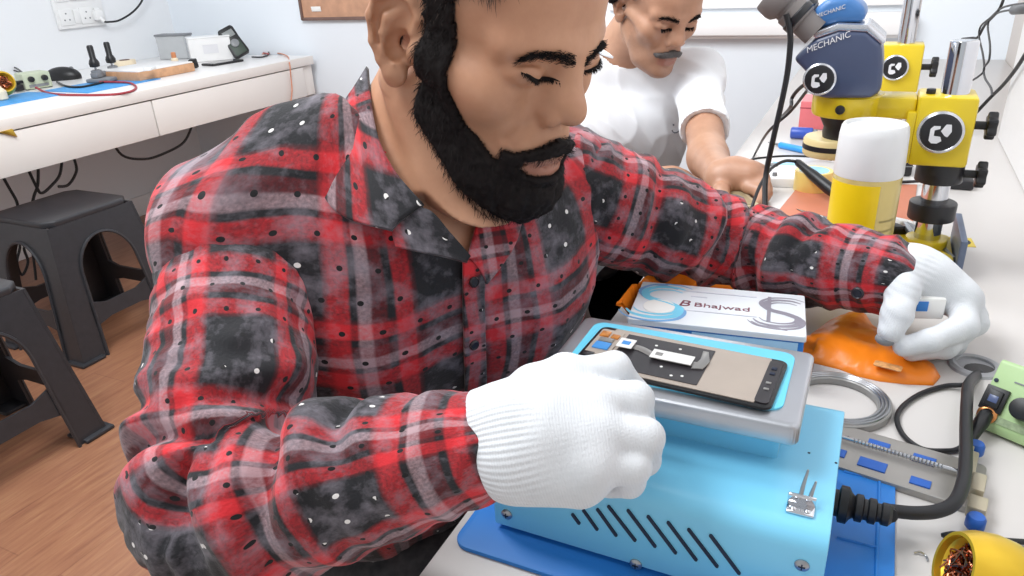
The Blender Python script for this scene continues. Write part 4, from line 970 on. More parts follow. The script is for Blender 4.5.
# --- rear microscope
CY2 = 1.72; r2z = lambda px, py: Py(px, py, CY2)
CX2 = r2z(908, 30).x
s2 = thing('microscope', 'farther microscope stand, its yellow block and slim column behind the blue head', 'microscope', (CX2, CY2, ZB))
zt, zb2 = r2z(900, 43).z, r2z(900, 90).z; xl, xr = r2z(876, 66).x, r2z(921, 66).x
obj('base_plate', G().prism(rrect(CX2 - .07, CX2 + .05, CY2 - .06, CY2 + .06, .012), ZB, .768, .003), Y_, s2, True)
obj('column', G().cyl(.0165, .766, r2z(918, -40).z, 32, .002, M=T3(CX2, CY2, 0)), M_('chrome'), s2, True)
obj('stop_collar', G().cyl(.028, zb2 - .04, zb2 - .014, 28, .002, M=T3(CX2, CY2, 0)), M_('scope_black'), s2, True)
obj('focus_block', G().box(((xl + xr) / 2, CY2, (zt + zb2) / 2), (xr - xl, .06, zt - zb2), .004), Y_, s2, True)
badge(T3(r2z(895, 65).x, CY2 - .03, r2z(895, 65).z) @ R3(PI / 2, 0, 0), .022, s2)
star_knob(T3(xr, CY2, r2z(929, 67).z) @ R3(0, PI / 2, 0), .017, s2)
obj('arm', G().box((xl - .03, CY2, (zt + zb2) / 2 - .02), (.07, .045, .03), .004).lathe([(.028, -.015), (.045, -.015), (.045, .013), (.028, .013)], 32, M=T3(xl - .075, CY2, (zt + zb2) / 2 - .02)), Y_, s2, True)
h2 = obj('head', G().lathe([(0, -.075), (.024, -.075), (.03, -.03), (.038, -.01), (.042, .03), (.036, .055), (0, .06)], 30, M=T3(xl - .075, CY2, (zt + zb2) / 2 - .02)), M_('scope_blue'), s2, True)
# loose cables at the top right, against the right wall / pillar
xw = .20
def wc(pts, r, label): cbl([Px(a, b_, x_) for a, b_, x_ in pts], r, 'cable_black', label)
wc([(1006, -12, .225), (1000, 8, .22), (985, 25, .215), (978, 37, .21), (972, 38, .2), (962, 39, .18)], .0032, 'dark cable sweeping from the top edge to the near column top')
wc([(1030, 3, .222), (1012, 5, .22), (1000, 9, .22), (990, 18, .215), (981, 26, .21), (979, 36, .21), (983, 55, .21), (984, 70, .21), (979, 76, .205), (973, 80, .2)], .0022, 'thin cable arching then falling beside the near column')
wc([(1030, 9, .222), (1010, 10, .22), (996, 14, .22), (988, 24, .215), (990, 45, .212), (989, 60, .21), (984, 68, .21), (985, 78, .21), (991, 88, .208), (992, 96, .205)], .0022, 'thin cable with a kink crossing the other one right of the column')
wc([(1030, 46, .226), (1018, 66, .224), (1004, 84, .22), (990, 98, .21), (974, 115, .19)], .0034, 'thick cable slanting down to the near yellow focus block')
one('cable_plug', G().rod(Px(1014, 10, .2205), Px(1032, 8, .2225), .009, 16, bev=.002), M_('scope_black'), 'dark plug at the top right picture corner', 'plug', Px(1020, 9, .221))
q = Pz(976, 186, ZB)
t = thing('black_foot_clamp', 'small black clamp on the bench right of the near column', 'clamp', (Pz(958, 186, ZB).x, Pz(958, 186, ZB).y, ZB))
obj('body', G().box((0, 0, .008), (.04, .05, .016), .004), M_('scope_black'), t); obj('thumb_screw', G().cyl(.008, .015, .024, 16, .002), M_('grey_plastic'), t)

q = Pz(897, 172, ZB)
t = thing('adapter', 'small black adapter block on the bench behind the spray can', 'adapter', (q.x, q.y, ZB), .2)
obj('body', G().box((0, 0, .018), (.034, .06, .036), .004), M_('scope_black'), t); obj('seam', G().box((0, 0, .018), (.0345, .0605, .002), .0005), M_('grey_plastic'), t)
a, b_ = Pz(866, 184, hmz + .004), Pz(924, 181, hmz + .004)
one('black_file', G().rod(a, b_, .0035, 10, r2=.0022), M_('scope_black'), 'thin black rod tool lying along the back edge of the terracotta mat', 'tool', (a + b_) / 2)
# ================================================================== PEOPLE
def skinmat(name, c0, c1, stub, seed=0.):
    b = NB(name); c = b.co()
    n1 = b.noise(c, 22, 4, .6); n2 = b.noise(c, 260, 3); n3 = b.noise(c, 7, 2)
    col = b.ramp(n1, [(.3, srgb(*c0)), (.72, srgb(*c1))])
    col = b.mix(b.math('MULTIPLY', n3, .25), col, srgb(196, 118, 92))
    at = b.node('ShaderNodeAttribute'); at.attribute_name = 'stubble'
    f = b.math('MULTIPLY', at.outputs['Fac'], b.math('ADD', .72, b.math('MULTIPLY', n2, .45)), clamp=True)
    col = b.mix(f, col, srgb(*stub))
    at2 = b.node('ShaderNodeAttribute'); at2.attribute_name = 'lips'
    col = b.mix(b.math('MULTIPLY', at2.outputs['Fac'], .6), col, srgb(150, 92, 84))
    b.bump(n2, .12, .0008); b.put(b.bs.inputs['Subsurface Weight'], .08); b.put(b.bs.inputs['Subsurface Radius'], (.006, .003, .002))
    MATS[name] = b.base(col, .46); return MATS[name]
skinmat('skin_worker', (182, 134, 104), (206, 158, 126), (38, 30, 29)); skinmat('skin_colleague', (166, 128, 104), (188, 148, 122), (70, 58, 54))
mat('hair_dark', (26, 21, 21), .75, var=.35, scale=300, Specular_IOR_Level=.2); mat('hair_brown', (58, 44, 38), .5, var=.3, scale=300); mat('hair_grey', (70, 66, 66), .55, var=.3, scale=300)
def E3(z, y, x): return Matrix.Rotation(z, 4, 'Z') @ Matrix.Rotation(y, 4, 'Y') @ Matrix.Rotation(x, 4, 'X')
def head_prims(F, slim=1.0):
    e, c = F.ell, F.cap
    e((-.014, 0, .050), (.098, .077, .084)); e((.044, 0, .050), (.052, .061, .052), .02)
    e((.040, 0, -.016), (.050, .056, .072), .025)
    for s in (1, -1):
        c((.004, s * .053, -.040), (.052, s * .034, -.082), .016, .016, .03); c((.052, s * .034, -.082), (.082, s * .010, -.094), .015, .015, .02)
        e((.062, s * .044, -.012), (.022, .018, .020), .02); c((.060, s * .052, -.006), (.010, s * .068, .0), .010, .008, .02)
        c((.089, s * .012, .029), (.072, s * .048, .030), .0115, .0095, .016)
    e((.060, 0, -.078), (.036, .034, .024), .025); e((.090, 0, -.088), (.015, .021, .015), .014)
    e((.080, 0, -.046), (.024, .033, .028), .02)
    for s in (1, -1):
        e((.103, s * .031, .013), (.016, .019, .011), .012, 's')
        e((.0785, s * .0335, .0140), (.0148, .0175, .0125), .004)
        c((.0945, s * .018, .0215), (.084, s * .047, .0205), .0016, .0014, .003, 's')
    F.chain([(.089, 0, .024), (.095, 0, .010), (.105, 0, -.006)], [.0085, .0080, .0095], .012)
    for s in (1, -1): e((.094, s * .010, -.010), (.014, .009, .013), .012)
    e((.1085, 0, -.012), (.0112, .0105, .0095), .008)
    for s in (1, -1):
        e((.099, s * .0148, -.0175), (.0105, .0072, .0085), .004); e((.104, s * .008, -.0265), (.006, .0042, .006), .003, 's'); c((.104, s * .0235, -.012), (.097, s * .0245, -.022), .0012, .0012, .004, 's')
        c((.097, s * .0255, -.022), (.086, s * .034, -.042), .0022, .002, .009, 's')
    F.chain([(.088, .025, -.058), (.099, .009, -.0535), (.101, 0, -.0545), (.099, -.009, -.0535), (.088, -.025, -.058)], [.0035, .006, .006, .006, .0035], .006)
    F.chain([(.087, .023, -.061), (.098, .009, -.0655), (.100, 0, -.066), (.098, -.009, -.0655), (.087, -.023, -.061)], [.0035, .0065, .007, .0065, .0035], .005)
    F.chain([(.092, .027, -.0585), (.108, .0, -.0595), (.092, -.027, -.0585)], [.0012, .0014, .0012], .003, 's')
def ear(F, s):
    cs, sn = math.cos(.5), math.sin(.5); C0 = np.array((-.006, s * .0745, .002))
    A, B, N = np.array((cs, -s * sn, 0)), np.array((-.12, 0, .99)), np.array((sn, s * cs, 0))
    q = lambda a, b, n: tuple(C0 + A * a + B * b + N * n)
    Rm = Matrix((A, B, N)).transposed().to_4x4()
    F.ell(q(-.003, .003, -.001), (.0185, .032, .0048), .006, R=Rm)
    F.chain([q(.004, .003, .004), q(.012, .010, .004), q(.0155, .021, .005), q(.009, .031, .0055), q(-.004, .034, .006), q(-.016, .027, .006), q(-.0205, .012, .006), q(-.018, -.006, .005), q(-.012, -.018, .004), q(-.005, -.026, .003)], [.0025, .0036, .0040, .0042, .0044, .0044, .0042, .0038, .0038, .005], .003)
    F.chain([q(.001, .022, .003), q(-.008, .014, .0048), q(-.0115, .002, .005), q(-.008, -.010, .005), q(-.001, -.0155, .005)], [.003, .004, .004, .0036, .0036], .004)
    F.ell(q(-.001, -.0265, .002), (.0095, .0105, .0052), .004, R=Rm)
    F.ell(q(.001, -.003, .0065), (.0098, .0128, .0100), .002, 's', R=Rm)
    F.chain([q(.010, .020, .007), q(.004, .0275, .0075), q(-.005, .0285, .008), q(-.0145, .021, .008), q(-.0165, .008, .007), q(-.0145, -.005, .0065)], [.0018, .0026, .003, .003, .0028, .002], .002, 's')
    F.ell(q(.004, -.002, .000), (.005, .006, .010), .003, 's', R=Rm)
    F.ell(q(.0115, -.004, .005), (.0035, .0065, .0045), .003, R=Rm)
def smooth01(a, b, x): t = np.clip((x - a) / (b - a), 0, 1); return t * t * (3 - 2 * t)
def seg_d(P, pts):
    """distance of points to a polyline"""
    m = np.full(len(P), 9.)
    for a, b in zip(pts[:-1], pts[1:]):
        a, b = np.array(a), np.array(b); d = b - a
        t = np.clip(((P - a) @ d) / d.dot(d), 0, 1); m = np.minimum(m, np.linalg.norm(P - a - t[:, None] * d, axis=1))
    return m
def beard_mask(V):
    x, y, z = V[:, 0], np.abs(V[:, 1]), V[:, 2]
    # upper cheek edge of the beard as height over x (head coordinates)
    edge = np.interp(x, [-.02, .018, .036, .046, .058, .072, .084, .11], [.06, .06, .05, -.014, -.040, -.054, -.060, -.062])
    low = np.interp(x, [-.05, .0, .02, .05, .075, .1], [-.01, -.036, -.056, -.082, -.104, -.118])
    m = smooth01(-.004, .008, edge - z) * smooth01(-.004, .008, z - low) * smooth01(.010, .019, x) * smooth01(.16, .15, np.full_like(x, 0) + x)
    side = smooth01(.004, .016, np.interp(z, [-.1, -.05, 0, .05], [.2, .2, .2, .2]) - x)
    # moustache and the strip under the lower lip
    ms = smooth01(.0095, .0045, np.abs(z + .0440 + .30 * np.maximum(y - .006, 0)) + .10 * y) * smooth01(.036, .026, y) * (x > .07)
    m = np.maximum(m, ms)
    lip = smooth01(.0066, .0032, np.abs(z + .0612)) * smooth01(.025, .017, y) * (x > .08)
    cor = smooth01(.0075, .0035, np.abs(y - .0305)) * smooth01(-.084, -.074, z) * smooth01(-.046, -.052, z) * (x > .06)
    m = np.maximum(m * (1 - lip), cor)
    return np.clip(m, 0, 1)
def lips_mask(V):
    x, y, z = V[:, 0], np.abs(V[:, 1]), V[:, 2]
    return smooth01(.0115, .007, np.abs(z + .0598 + .1 * y)) * smooth01(.027, .020, y) * (x > .083)
def strands(name, P, N, D, L, r, m, parent, seed, jit=.35):
    """tapered hairs growing at P along direction D, leaning on N"""
    rs = np.random.RandomState(seed); V = []; Fs = []
    for p, n, d in zip(P, N, D):
        d = d + rs.normal(size=3) * jit; d = d / np.linalg.norm(d); l = L * rs.uniform(.6, 1.25)
        w = np.cross(d, n); w = w / max(np.linalg.norm(w), 1e-6) * r
        a = p - n * .0006; b = p + (d * .55 + n * .22) * l; c = p + (d * 1.0 + n * .12) * l; o = len(V)
        V += [a - w, a + w, b - w * .8, b + w * .8, c, a + n * r, b + n * r * .8]
        Fs += [(o, o + 1, o + 3, o + 2), (o + 2, o + 3, o + 4), (o, o + 5, o + 6, o + 2), (o + 5, o + 1, o + 3, o + 6), (o + 2, o + 6, o + 4), (o + 6, o + 3, o + 4)]
    me = bpy.data.meshes.new(name); Wm = np.array(wmat(parent).inverted()); V = np.array(V) @ Wm[:3, :3].T + Wm[:3, 3]
    me.from_pydata(V.tolist(), [], Fs); me.materials.append(m); me.shade_smooth()
    o = bpy.data.objects.new(name, me); COL.objects.link(o); o.parent = parent; return o
def vnormals(V, Fc):
    n = np.cross(V[Fc[:, 2]] - V[Fc[:, 0]], V[Fc[:, 3]] - V[Fc[:, 1]]); o = np.zeros_like(V)
    for i in range(4): np.add.at(o, Fc[:, i], n)
    return o / np.maximum(np.linalg.norm(o, axis=1, keepdims=True), 1e-12)
def submesh(V, Fc, keep):
    fk = keep[Fc].all(1); F2 = Fc[fk]; u = np.unique(F2); mp = np.full(len(V), -1); mp[u] = np.arange(len(u))
    return V[u], mp[F2], u
def shell(V, Fc, th):
    """closed shell of an open quad patch: outer surface pushed out by th (per vertex)"""
    N = vnormals(V, Fc); n = len(V); O = V + N * np.asarray(th)[:, None]; I = V - N * .0012
    e = {}
    for q in Fc:
        for a, b in ((q[0], q[1]), (q[1], q[2]), (q[2], q[3]), (q[3], q[0])):
            k = (min(a, b), max(a, b)); e.setdefault(k, []).append((a, b))
    rim = [v[0] for v in e.values() if len(v) == 1]
    R = np.array([(b, a, a + n, b + n) for a, b in rim])
    return np.concatenate([O, I]), np.concatenate([Fc, Fc[:, ::-1] + n] + ([R] if len(R) else []))
def apply_m(M, V): A = np.array(M); return V @ A[:3, :3].T + A[:3, 3]
# ------------------------------------------------------------ cloth
def plaidmat():
    b = NB('plaid_flannel')
    uv = b.node('ShaderNodeUVMap').outputs[0]
    wob = b.node('ShaderNodeVectorMath', operation='MULTIPLY_ADD'); b.put(wob.inputs[0], b.noise(b.co(), 9, 2, out=1)); wob.inputs[1].default_value = (.012, .012, 0); b.put(wob.inputs[2], uv)
    u, v, _ = b.sep(wob.outputs[0])
    K, R, DR, P = srgb(20, 20, 26), srgb(208, 36, 46), srgb(112, 18, 26), srgb(184, 152, 158)
    st = [(0, K), (.45, K), (.465, DR), (.50, R), (.60, R), (.615, K), (.645, K), (.66, P), (.72, P), (.735, DR), (.80, DR), (.815, K), (.85, K), (.865, R), (.955, R), (.97, DR), (1, K)]
    T = .098
    fu = b.math('FRACT', b.math('DIVIDE', u, T)); fv = b.math('FRACT', b.math('DIVIDE', v, T * 1.06))
    n_fine = b.noise(uv, 420, 2, .6); n_blot = b.noise(uv, 62, 4, .62); n_big = b.noise(uv, 17, 3, .55)
    fac = b.math('ADD', .5, b.math('MULTIPLY', b.math('SUBTRACT', n_fine, .5), 1.0), clamp=True)
    col = b.mix(fac, b.ramp(fu, st), b.ramp(fv, st))
    # worn brushed nap: greyish white bloom, strongest on the dark squares
    nap = b.math('MULTIPLY', b.math('SUBTRACT', b.math('ADD', b.math('MULTIPLY', n_blot, .7), b.math('MULTIPLY', n_big, .5)), .56), 3.2, clamp=True)
    col = b.mix(b.math('MULTIPLY', nap, .72), col, srgb(154, 147, 158))
    col = b.mix(b.math('MULTIPLY', b.math('SUBTRACT', b.noise(uv, 24, 3), .55), 1.6, clamp=True), col, srgb(36, 30, 36))
    # small printed dots on a staggered grid
    g = .0215
    ui = b.math('DIVIDE', u, g); vi = b.math('DIVIDE', v, g)
    us = b.math('ADD', ui, b.math('MULTIPLY', b.math('MODULO', b.math('FLOOR', vi), 2.0), .5))
    du = b.math('SUBTRACT', b.math('FRACT', us), .5); dv = b.math('SUBTRACT', b.math('FRACT', vi), .5)
    dd = b.math('SQRT', b.math('ADD', b.math('MULTIPLY', du, du), b.math('MULTIPLY', dv, dv)))
    dot = b.math('LESS_THAN', dd, .082)
    dark = b.math('MULTIPLY', b.math('LESS_THAN', fu, .43), b.math('LESS_THAN', fv, .43))
    dcol = b.mix(b.math('MULTIPLY', dark, b.math('GREATER_THAN', n_big, .45)), srgb(14, 12, 16), srgb(226, 222, 220))
    col = b.mix(dot, col, dcol)
    b.bump(b.math('ADD', n_fine, b.math('MULTIPLY', n_blot, .8)), .35, .0012)
    b.put(b.bs.inputs['Sheen Weight'], .15)
    MATS['plaid_flannel'] = b.base(col, .85); return MATS['plaid_flannel']
plaidmat()
def glovemat():
    b = NB('knit_glove'); uv = b.node('ShaderNodeUVMap').outputs[0]; u, v, _ = b.sep(uv)
    at = b.node('ShaderNodeAttribute'); at.attribute_name = 'cuff'
    rib = b.math('SINE', b.math('MULTIPLY', u, 2 * PI * 58)); kn = b.math('SINE', b.math('MULTIPLY', v, 2 * PI * 620))
    n = b.noise(b.co(), 620, 2); n2 = b.noise(b.co(), 26, 3)
    h = b.math('ADD', b.math('MULTIPLY', rib, b.math('ADD', .04, b.math('MULTIPLY', at.outputs['Fac'], .32))), b.math('ADD', b.math('MULTIPLY', kn, .10), b.math('MULTIPLY', n, .5)))
    b.bump(h, .45, .0011)
    col = b.ramp(n2, [(.3, srgb(210, 213, 217)), (.7, srgb(224, 226, 230))])
    MATS['knit_glove'] = b.base(col, .8); return MATS['knit_glove']
glovemat()
b = NB('white_tshirt'); nn = b.noise(b.co(), 500, 2); b.bump(nn, .2, .0008); MATS['white_tshirt'] = b.base(srgb(236, 238, 242), .8)
b = NB('dark_trousers'); nn = b.noise(b.co(), 90, 4); b.bump(nn, .3, .001); MATS['dark_trousers'] = b.base(b.ramp(nn, [(.3, srgb(30, 30, 34)), (.7, srgb(58, 56, 58))]), .8)
def axis_frames(pts, ref):
    """distance along a limb and angle around it, for points V"""
    def f(V):
        best = np.full(len(V), 9.); L = 0; e1 = None; vv = np.zeros(len(V)); aa = np.zeros(len(V)); rr = np.zeros(len(V))
        for a, b in zip(pts[:-1], pts[1:]):
            a, b = np.array(a), np.array(b); d = b - a; l = np.linalg.norm(d); d = d / l
            t = (V - a) @ d; tc = np.clip(t, 0, l); q = V - a - tc[:, None] * d; r = np.linalg.norm(q, axis=1)
            
            e1 = np.array(ref, float) if e1 is None else (e1 if pd_ @ d > .999 else np.array(Vector(pd_).rotation_difference(Vector(d)).to_matrix() @ Vector(e1)))
            pd_ = d; e1 = e1 - d * (e1 @ d); e1 /= np.linalg.norm(e1); e2 = np.cross(d, e1)
            ang = np.arctan2(q @ e2, q @ e1); k = r < best
            best[k] = r[k]; vv[k] = L + t[k]; aa[k] = ang[k]; rr[k] = r[k]; L += l
        return vv, aa, rr
    return f
A3 = lambda v: np.array(v, float)
# ============================================================ WORKER IN PLAID SHIRT
HM = T3(-.294, .542, 1.074) @ E3(-.3027, .3853, -.0186); HI = HM.inverted()
hl_ = lambda p: np.array(HI @ Vector(p))
u_, f_ = A3((.5, .866, 0)), A3((.866, -.5, 0)); Cc = A3((-.375, .545, .925)); Pp = A3((-.50, .60, .50)); up_ = (Cc - Pp) / np.linalg.norm(Cc - Pp); zz_ = A3((0, 0, 1))
SR, SL = Cc - .165 * u_ - .010 * zz_, Cc + .170 * u_ - .022 * zz_
NBk = A3((-.372, .552, .975))
Q1 = Cc - .10 * up_ + .022 * f_; Q2 = Cc - .28 * up_ + .035 * f_; Q0 = Cc - .02 * up_ + .012 * f_
TORSO = [(Q1 - .078 * u_, Q1 + .078 * u_, .108, .108), (Q2 - .07 * u_, Q2 + .07 * u_, .112, .112), (Q1 - .07 * u_, Q2 - .06 * u_, .11, .114), (Q1 + .07 * u_, Q2 + .06 * u_, .11, .114),
         (Q0 - .05 * u_, Q0 + .05 * u_, .092, .092), (NBk - .02 * zz_, SR + .02 * zz_, .066, .048), (NBk - .02 * zz_, SL + .01 * zz_, .058, .052), (SR, Q1 - .09 * u_, .062, .085), (SL, Q1 + .09 * u_, .062, .085),
         (Q2, A3(Pp) + .03 * f_, .125, .125)]
def torso_field(prims, lo, hi, h, grow=0, k=.035):
    F = Field(lo, hi, h)
    for a, b, ra, rb in prims: F.cap(a, b, ra + grow, rb + grow, k)
    return F
q_ = lambda px, py, d: A3(Pd(px, py, d))
TORSO += [(q_(376, 118, .635), q_(300, 152, .615), .028, .034), (q_(300, 152, .615), q_(222, 212, .60), .034, .046)]
TF0 = torso_field(TORSO, (-.72, .22, .44), (-.10, .90, 1.06), .0042)
def worker():
    h = .0019
    F = Field((-.16, -.125, -.30), (.145, .125, .145), h)
    head_prims(F); ear(F, 1); ear(F, -1)
    nb = hl_(NBk)
    F.cap((-.022, 0, -.045), nb, .054, .056, .02); F.cap((.0, 0, -.06), hl_(NBk + .025 * f_ + .0 * zz_), .047, .05, .02)
    pit = hl_(Cc + .105 * f_ - .004 * zz_ - .012 * u_)
    for s in (1, -1): F.cap((-.022, s * .056, -.04), hl_(Cc + .095 * f_ + s * .02 * u_ + .012 * zz_), .014, .011, .016)
    F.ell(hl_(NBk + .062 * f_ + .02 * zz_), .014, .03)
    for a, b, ra, rb in TORSO[:7]: F.cap(hl_(a), hl_(b), ra - .010, rb - .010, .03)
    F.cap(hl_(NBk), hl_(Cc + .075 * f_ - .03 * zz_), .05, .055, .03)
    # chest skin stays just under the shirt
    nz = int(np.clip((-.055 - F.lo[2]) / F.h, 1, F.n[2])); gx, gy, gz = np.meshgrid(F.ax[0], F.ax[1], F.ax[2][:nz], indexing='ij')
    Pw = apply_m(HM, np.stack([gx.ravel(), gy.ravel(), gz.ravel()], 1).astype(float)); cd = np.sqrt(((gx - .058) ** 2 + gy ** 2 + (gz + .07) ** 2)).ravel(); tv = TF0.at(Pw) + .0045 - .16 * smooth01(.950, 1.0, Pw[:, 2]) - .25 * smooth01(.080, .066, cd) * smooth01(-.122, -.110, gz.ravel())
    tv = tv.reshape(gx.shape).astype(np.float32); A_ = F.D[:, :, :nz]; hh = np.maximum(.022 - np.abs(A_ - tv), 0) / .022; F.D[:, :, :nz] = np.maximum(A_, tv) + hh * hh * .0055
    V, Fc = F.mesh(2)
    bd = beard_mask(V); st = np.clip(bd * 1.1, 0, .96)
    # shaved hair tone at the temples and scalp
    x, y, z = V[:, 0], np.abs(V[:, 1]), V[:, 2]
    hair_edge = np.interp(x, [-.1, -.03, .0, .02, .045, .062, .075, .1], [-.03, -.02, .028, .02, .06, .060, .076, .084])
    hm = smooth01(-.006, .008, z - hair_edge) * (1 - smooth01(.062, .07, y) * (np.hypot(x + .006, z - .004) < .04) * (np.abs(y) > .072))
    W = apply_m(HM, V)
    loc = (-.40, .56, 0)
    body = smesh('person', W, Fc, M_('skin_worker'), None, loc=loc, attr={'stubble': np.maximum(st, hm * .8), 'lips': lips_mask(V) * (1 - bd)})
    tag(body, 'bearded man in a red and black plaid shirt and white gloves, bowed over the machine', 'person')
    # beard: bumpy shell over the jaw
    keep = bd > .35; bv, bf, ix = submesh(V, Fc, keep)
    th = .0005 + .0052 * smooth01(.35, .95, bd[ix]) + .0022 * smooth01(.06, .09, bv[:, 0]) * smooth01(-.07, -.09, bv[:, 2])
    nz = np.array([mnoise.noise(Vector(p) * 190) + .6 * mnoise.noise(Vector(p) * 420) for p in bv]); th = th * (1 + .28 * nz)
    sv, sf = shell(bv, bf, th)
    beard = smesh('beard', apply_m(HM, sv), sf, M_('hair_dark'), body)
    N = vnormals(V, Fc); rs = np.random.RandomState(4)
    cand = np.where((bd > .12))[0]; pick = rs.choice(cand, 5200)
    off = .0045 * smooth01(.35, .95, bd[pick])[:, None]
    P = V[pick] + N[pick] * off; D = np.tile(A3((.35, 0, -1)), (len(P), 1)); D[:, 0] += np.where(P[:, 2] > -.03, -.4, .0)
    D[:, 1] += np.sign(P[:, 1]) * -.2; ms = (P[:, 2] > -.055) & (P[:, 0] > .07); D[ms] = np.stack([0 * P[ms, 0], np.sign(P[ms, 1]) * 1.0, -.8 + 0 * P[ms, 0]], 1)
    D = D - N[pick] * (D * N[pick]).sum(1)[:, None]; D /= np.linalg.norm(D, axis=1, keepdims=True)
    strands('beard_hairs', apply_m(HM, P), apply_m(HM.to_3x3().to_4x4(), N[pick]), apply_m(HM.to_3x3().to_4x4(), D), .0085, .00022, M_('hair_dark'), beard, 5)
    # scalp hair
    keep = hm > .3; hv, hf, ix = submesh(V, Fc, keep)
    t = smooth01(.3, 1, hm[ix]) * (.0025 + .011 * smooth01(.05, .09, hv[:, 2]) * 1.0 + .004 * smooth01(.02, .05, hv[:, 2]))
    nz = np.array([mnoise.noise(Vector((p[0] * 60, p[1] * 190, p[2] * 60))) + .7 * mnoise.noise(Vector((p[0] * 140, p[1] * 420, p[2] * 140))) for p in hv])
    sv, sf = shell(hv, hf, .0006 + t * (1 + .35 * nz)); hair = smesh('hair', apply_m(HM, sv), sf, M_('hair_dark'), body)
    cand = np.where((hm > .1) & (V[:, 0] > -.02))[0]; pick = rs.choice(cand, 3600); P = V[pick] + N[pick] * (.0018 + .008 * smooth01(.05, .09, V[pick, 2]))[:, None]
    D = np.tile(A3((.25, 0, -1.)), (len(P), 1)); tp = P[:, 2] > .07; D[tp] = A3((1, .1, .0))
    D = D - N[pick] * (D * N[pick]).sum(1)[:, None]; D /= np.maximum(np.linalg.norm(D, axis=1, keepdims=True), 1e-6)
    strands('hair_strands', apply_m(HM, P), apply_m(HM.to_3x3().to_4x4(), N[pick]), apply_m(HM.to_3x3().to_4x4(), D), .010, .00025, M_('hair_brown'), hair, 8, .25)
    # eyebrows and lashes as fine strands on the surface
    tr = BVHTree.FromPolygons(V.tolist(), Fc.tolist())
    for s, nm in ((-1, 'eyebrow'), (1, 'eyebrow')):
        P, Nn, D = [], [], []
        for i in range(460):
            t = rs.rand(); w = (.0044 - .0026 * t) * rs.normal() * .6
            p = Vector((.13, s * (.004 + .053 * t), .0245 + .0075 * math.sin(t * 2.3) - .005 * t * t + w)); p.x = .13 - .0
            r = tr.ray_cast(p, Vector((-1, -s * .25 * t, 0)))
            if r[0] is None: continue
            P.append(r[0][:]); Nn.append(r[1][:] if r[1].x > 0 else (-r[1])[:]); D.append((-.25, s * 1.0, .35 - .7 * t))
        strands(nm, apply_m(HM, A3(P)), apply_m(HM.to_3x3().to_4x4(), A3(Nn)), apply_m(HM.to_3x3().to_4x4(), A3(D)), .0075, .00028, M_('hair_dark'), body, 11 + s, .18)
        P, Nn, D = [], [], []
        for i in range(210):
            t = i / 209; p = Vector((.13, s * (.0160 + .0340 * t),   .0100 + .0075 * t - .0036 * math.sin(PI * t)))
            r = tr.ray_cast(p, Vector((-1, -s * .12, 0)))
            if r[0] is None: continue
            P.append(r[0][:]); Nn.append(r[1][:] if r[1].x > 0 else (-r[1])[:]); D.append((.35, s * .5 * (t - .3), -.6))
        P = A3(P); tt = np.linspace(0, 1, len(P)); P[:, 0] = np.polyval(np.polyfit(tt, P[:, 0], 3), tt) + .0004
        ll_ = obj('lash_line', G().tube([HM @ Vector(p) for p in P[::15]], [.0003] + [.0009] * (len(P[::15]) - 2) + [.0003], 6), M_('hair_dark'), body, True)
        strands('eyelashes', apply_m(HM, A3(P)), apply_m(HM.to_3x3().to_4x4(), A3(Nn)), apply_m(HM.to_3x3().to_4x4(), A3(D)), .0040, .00030, M_('hair_dark'), body, 31 + s, .12)
    return body
WK = worker()
# ---------------------------------------------------------------- plaid shirt
def torso_field(prims, lo, hi, h, grow=0, k=.035):
    F = Field(lo, hi, h)
    for a, b, ra, rb in prims: F.cap(a, b, ra + grow, rb + grow, k)
    return F
TF = torso_field(TORSO, (-.72, .22, .44), (-.10, .90, 1.06), .0042)
# neck opening and placket gap: cut along a V
neckline = [A3(Pd(*p)) for p in ((366, 82, .60), (378, 135, .585), (404, 185, .575), (436, 222, .572), (470, 258, .572))]
def cutneck(F):
    F.cap(NBk + .045 * zz_, NBk + .14 * zz_ + .03 * f_, .056, .07, .01, 's')
    tip = A3(Pd(470, 256, .575)); top = NBk + .06 * f_ + .02 * zz_
    pass
cutneck(TF)
TV, TFc = TF.mesh(2)
def inpoly(x, y, P):
    c = np.zeros(len(x), bool); n = len(P)
    for i in range(n):
        (x0, y0), (x1, y1) = P[i], P[(i + 1) % n]
        k = ((y0 > y) != (y1 > y)); c ^= k & (x < (x1 - x0) * (y - y0) / ((y1 - y0) if y1 != y0 else 1e-9) + x0)
    return c
def opening(V, Fc, poly, dmax):
    q = (V[Fc].mean(1) - CC) @ RC; d = -q[:, 2]; x = 512 + F_PX * q[:, 0] / d; y = 288 - F_PX * q[:, 1] / d
    Fc = Fc[~(inpoly(x, y, poly) & (d < dmax))]; u = np.unique(Fc); mp = np.full(len(V), -1); mp[u] = np.arange(len(u)); return V[u], mp[Fc]
TVf, TFf = TV, TFc
TV, TFc = opening(TV, TFc, [(352, 20), (364, 90), (374, 135), (400, 181), (432, 217), (469, 257), (483, 215), (500, 190), (520, 120), (520, 20)], .66)
def torso_uv(V):
    d = V - Cc; a = d @ u_; fd = d @ f_; v = d @ up_ + .8 * np.maximum(0, .03 - fd)
    ang = np.arctan2(a, fd + .10); return np.stack([.034 + ang * .155, v + .012], 1)
def fold(V, N, uvv, A=.0035, seed=1, fu=70, fv=26):
    U, W = uvv[:, 0], uvv[:, 1]; q = 0
    r = np.random.RandomState(seed)
    for i in range(5):
        th = r.uniform(-.7, .7); k = r.uniform(.6, 1.4); s = np.sin((math.cos(th) * U * fu + math.sin(th) * W * fv) * k + r.rand() * 6.3 + 1.2 * np.sin(W * 23 + U * 17 + i)); q = q + (1 - np.abs(s)) ** 2 - .4
    return V + N * (A * q / 2.2)[:, None]
TN = vnormals(TV, TFc); tuv = torso_uv(TV); TV2 = fold(TV, TN, tuv, .0036, 3, 46, 60)
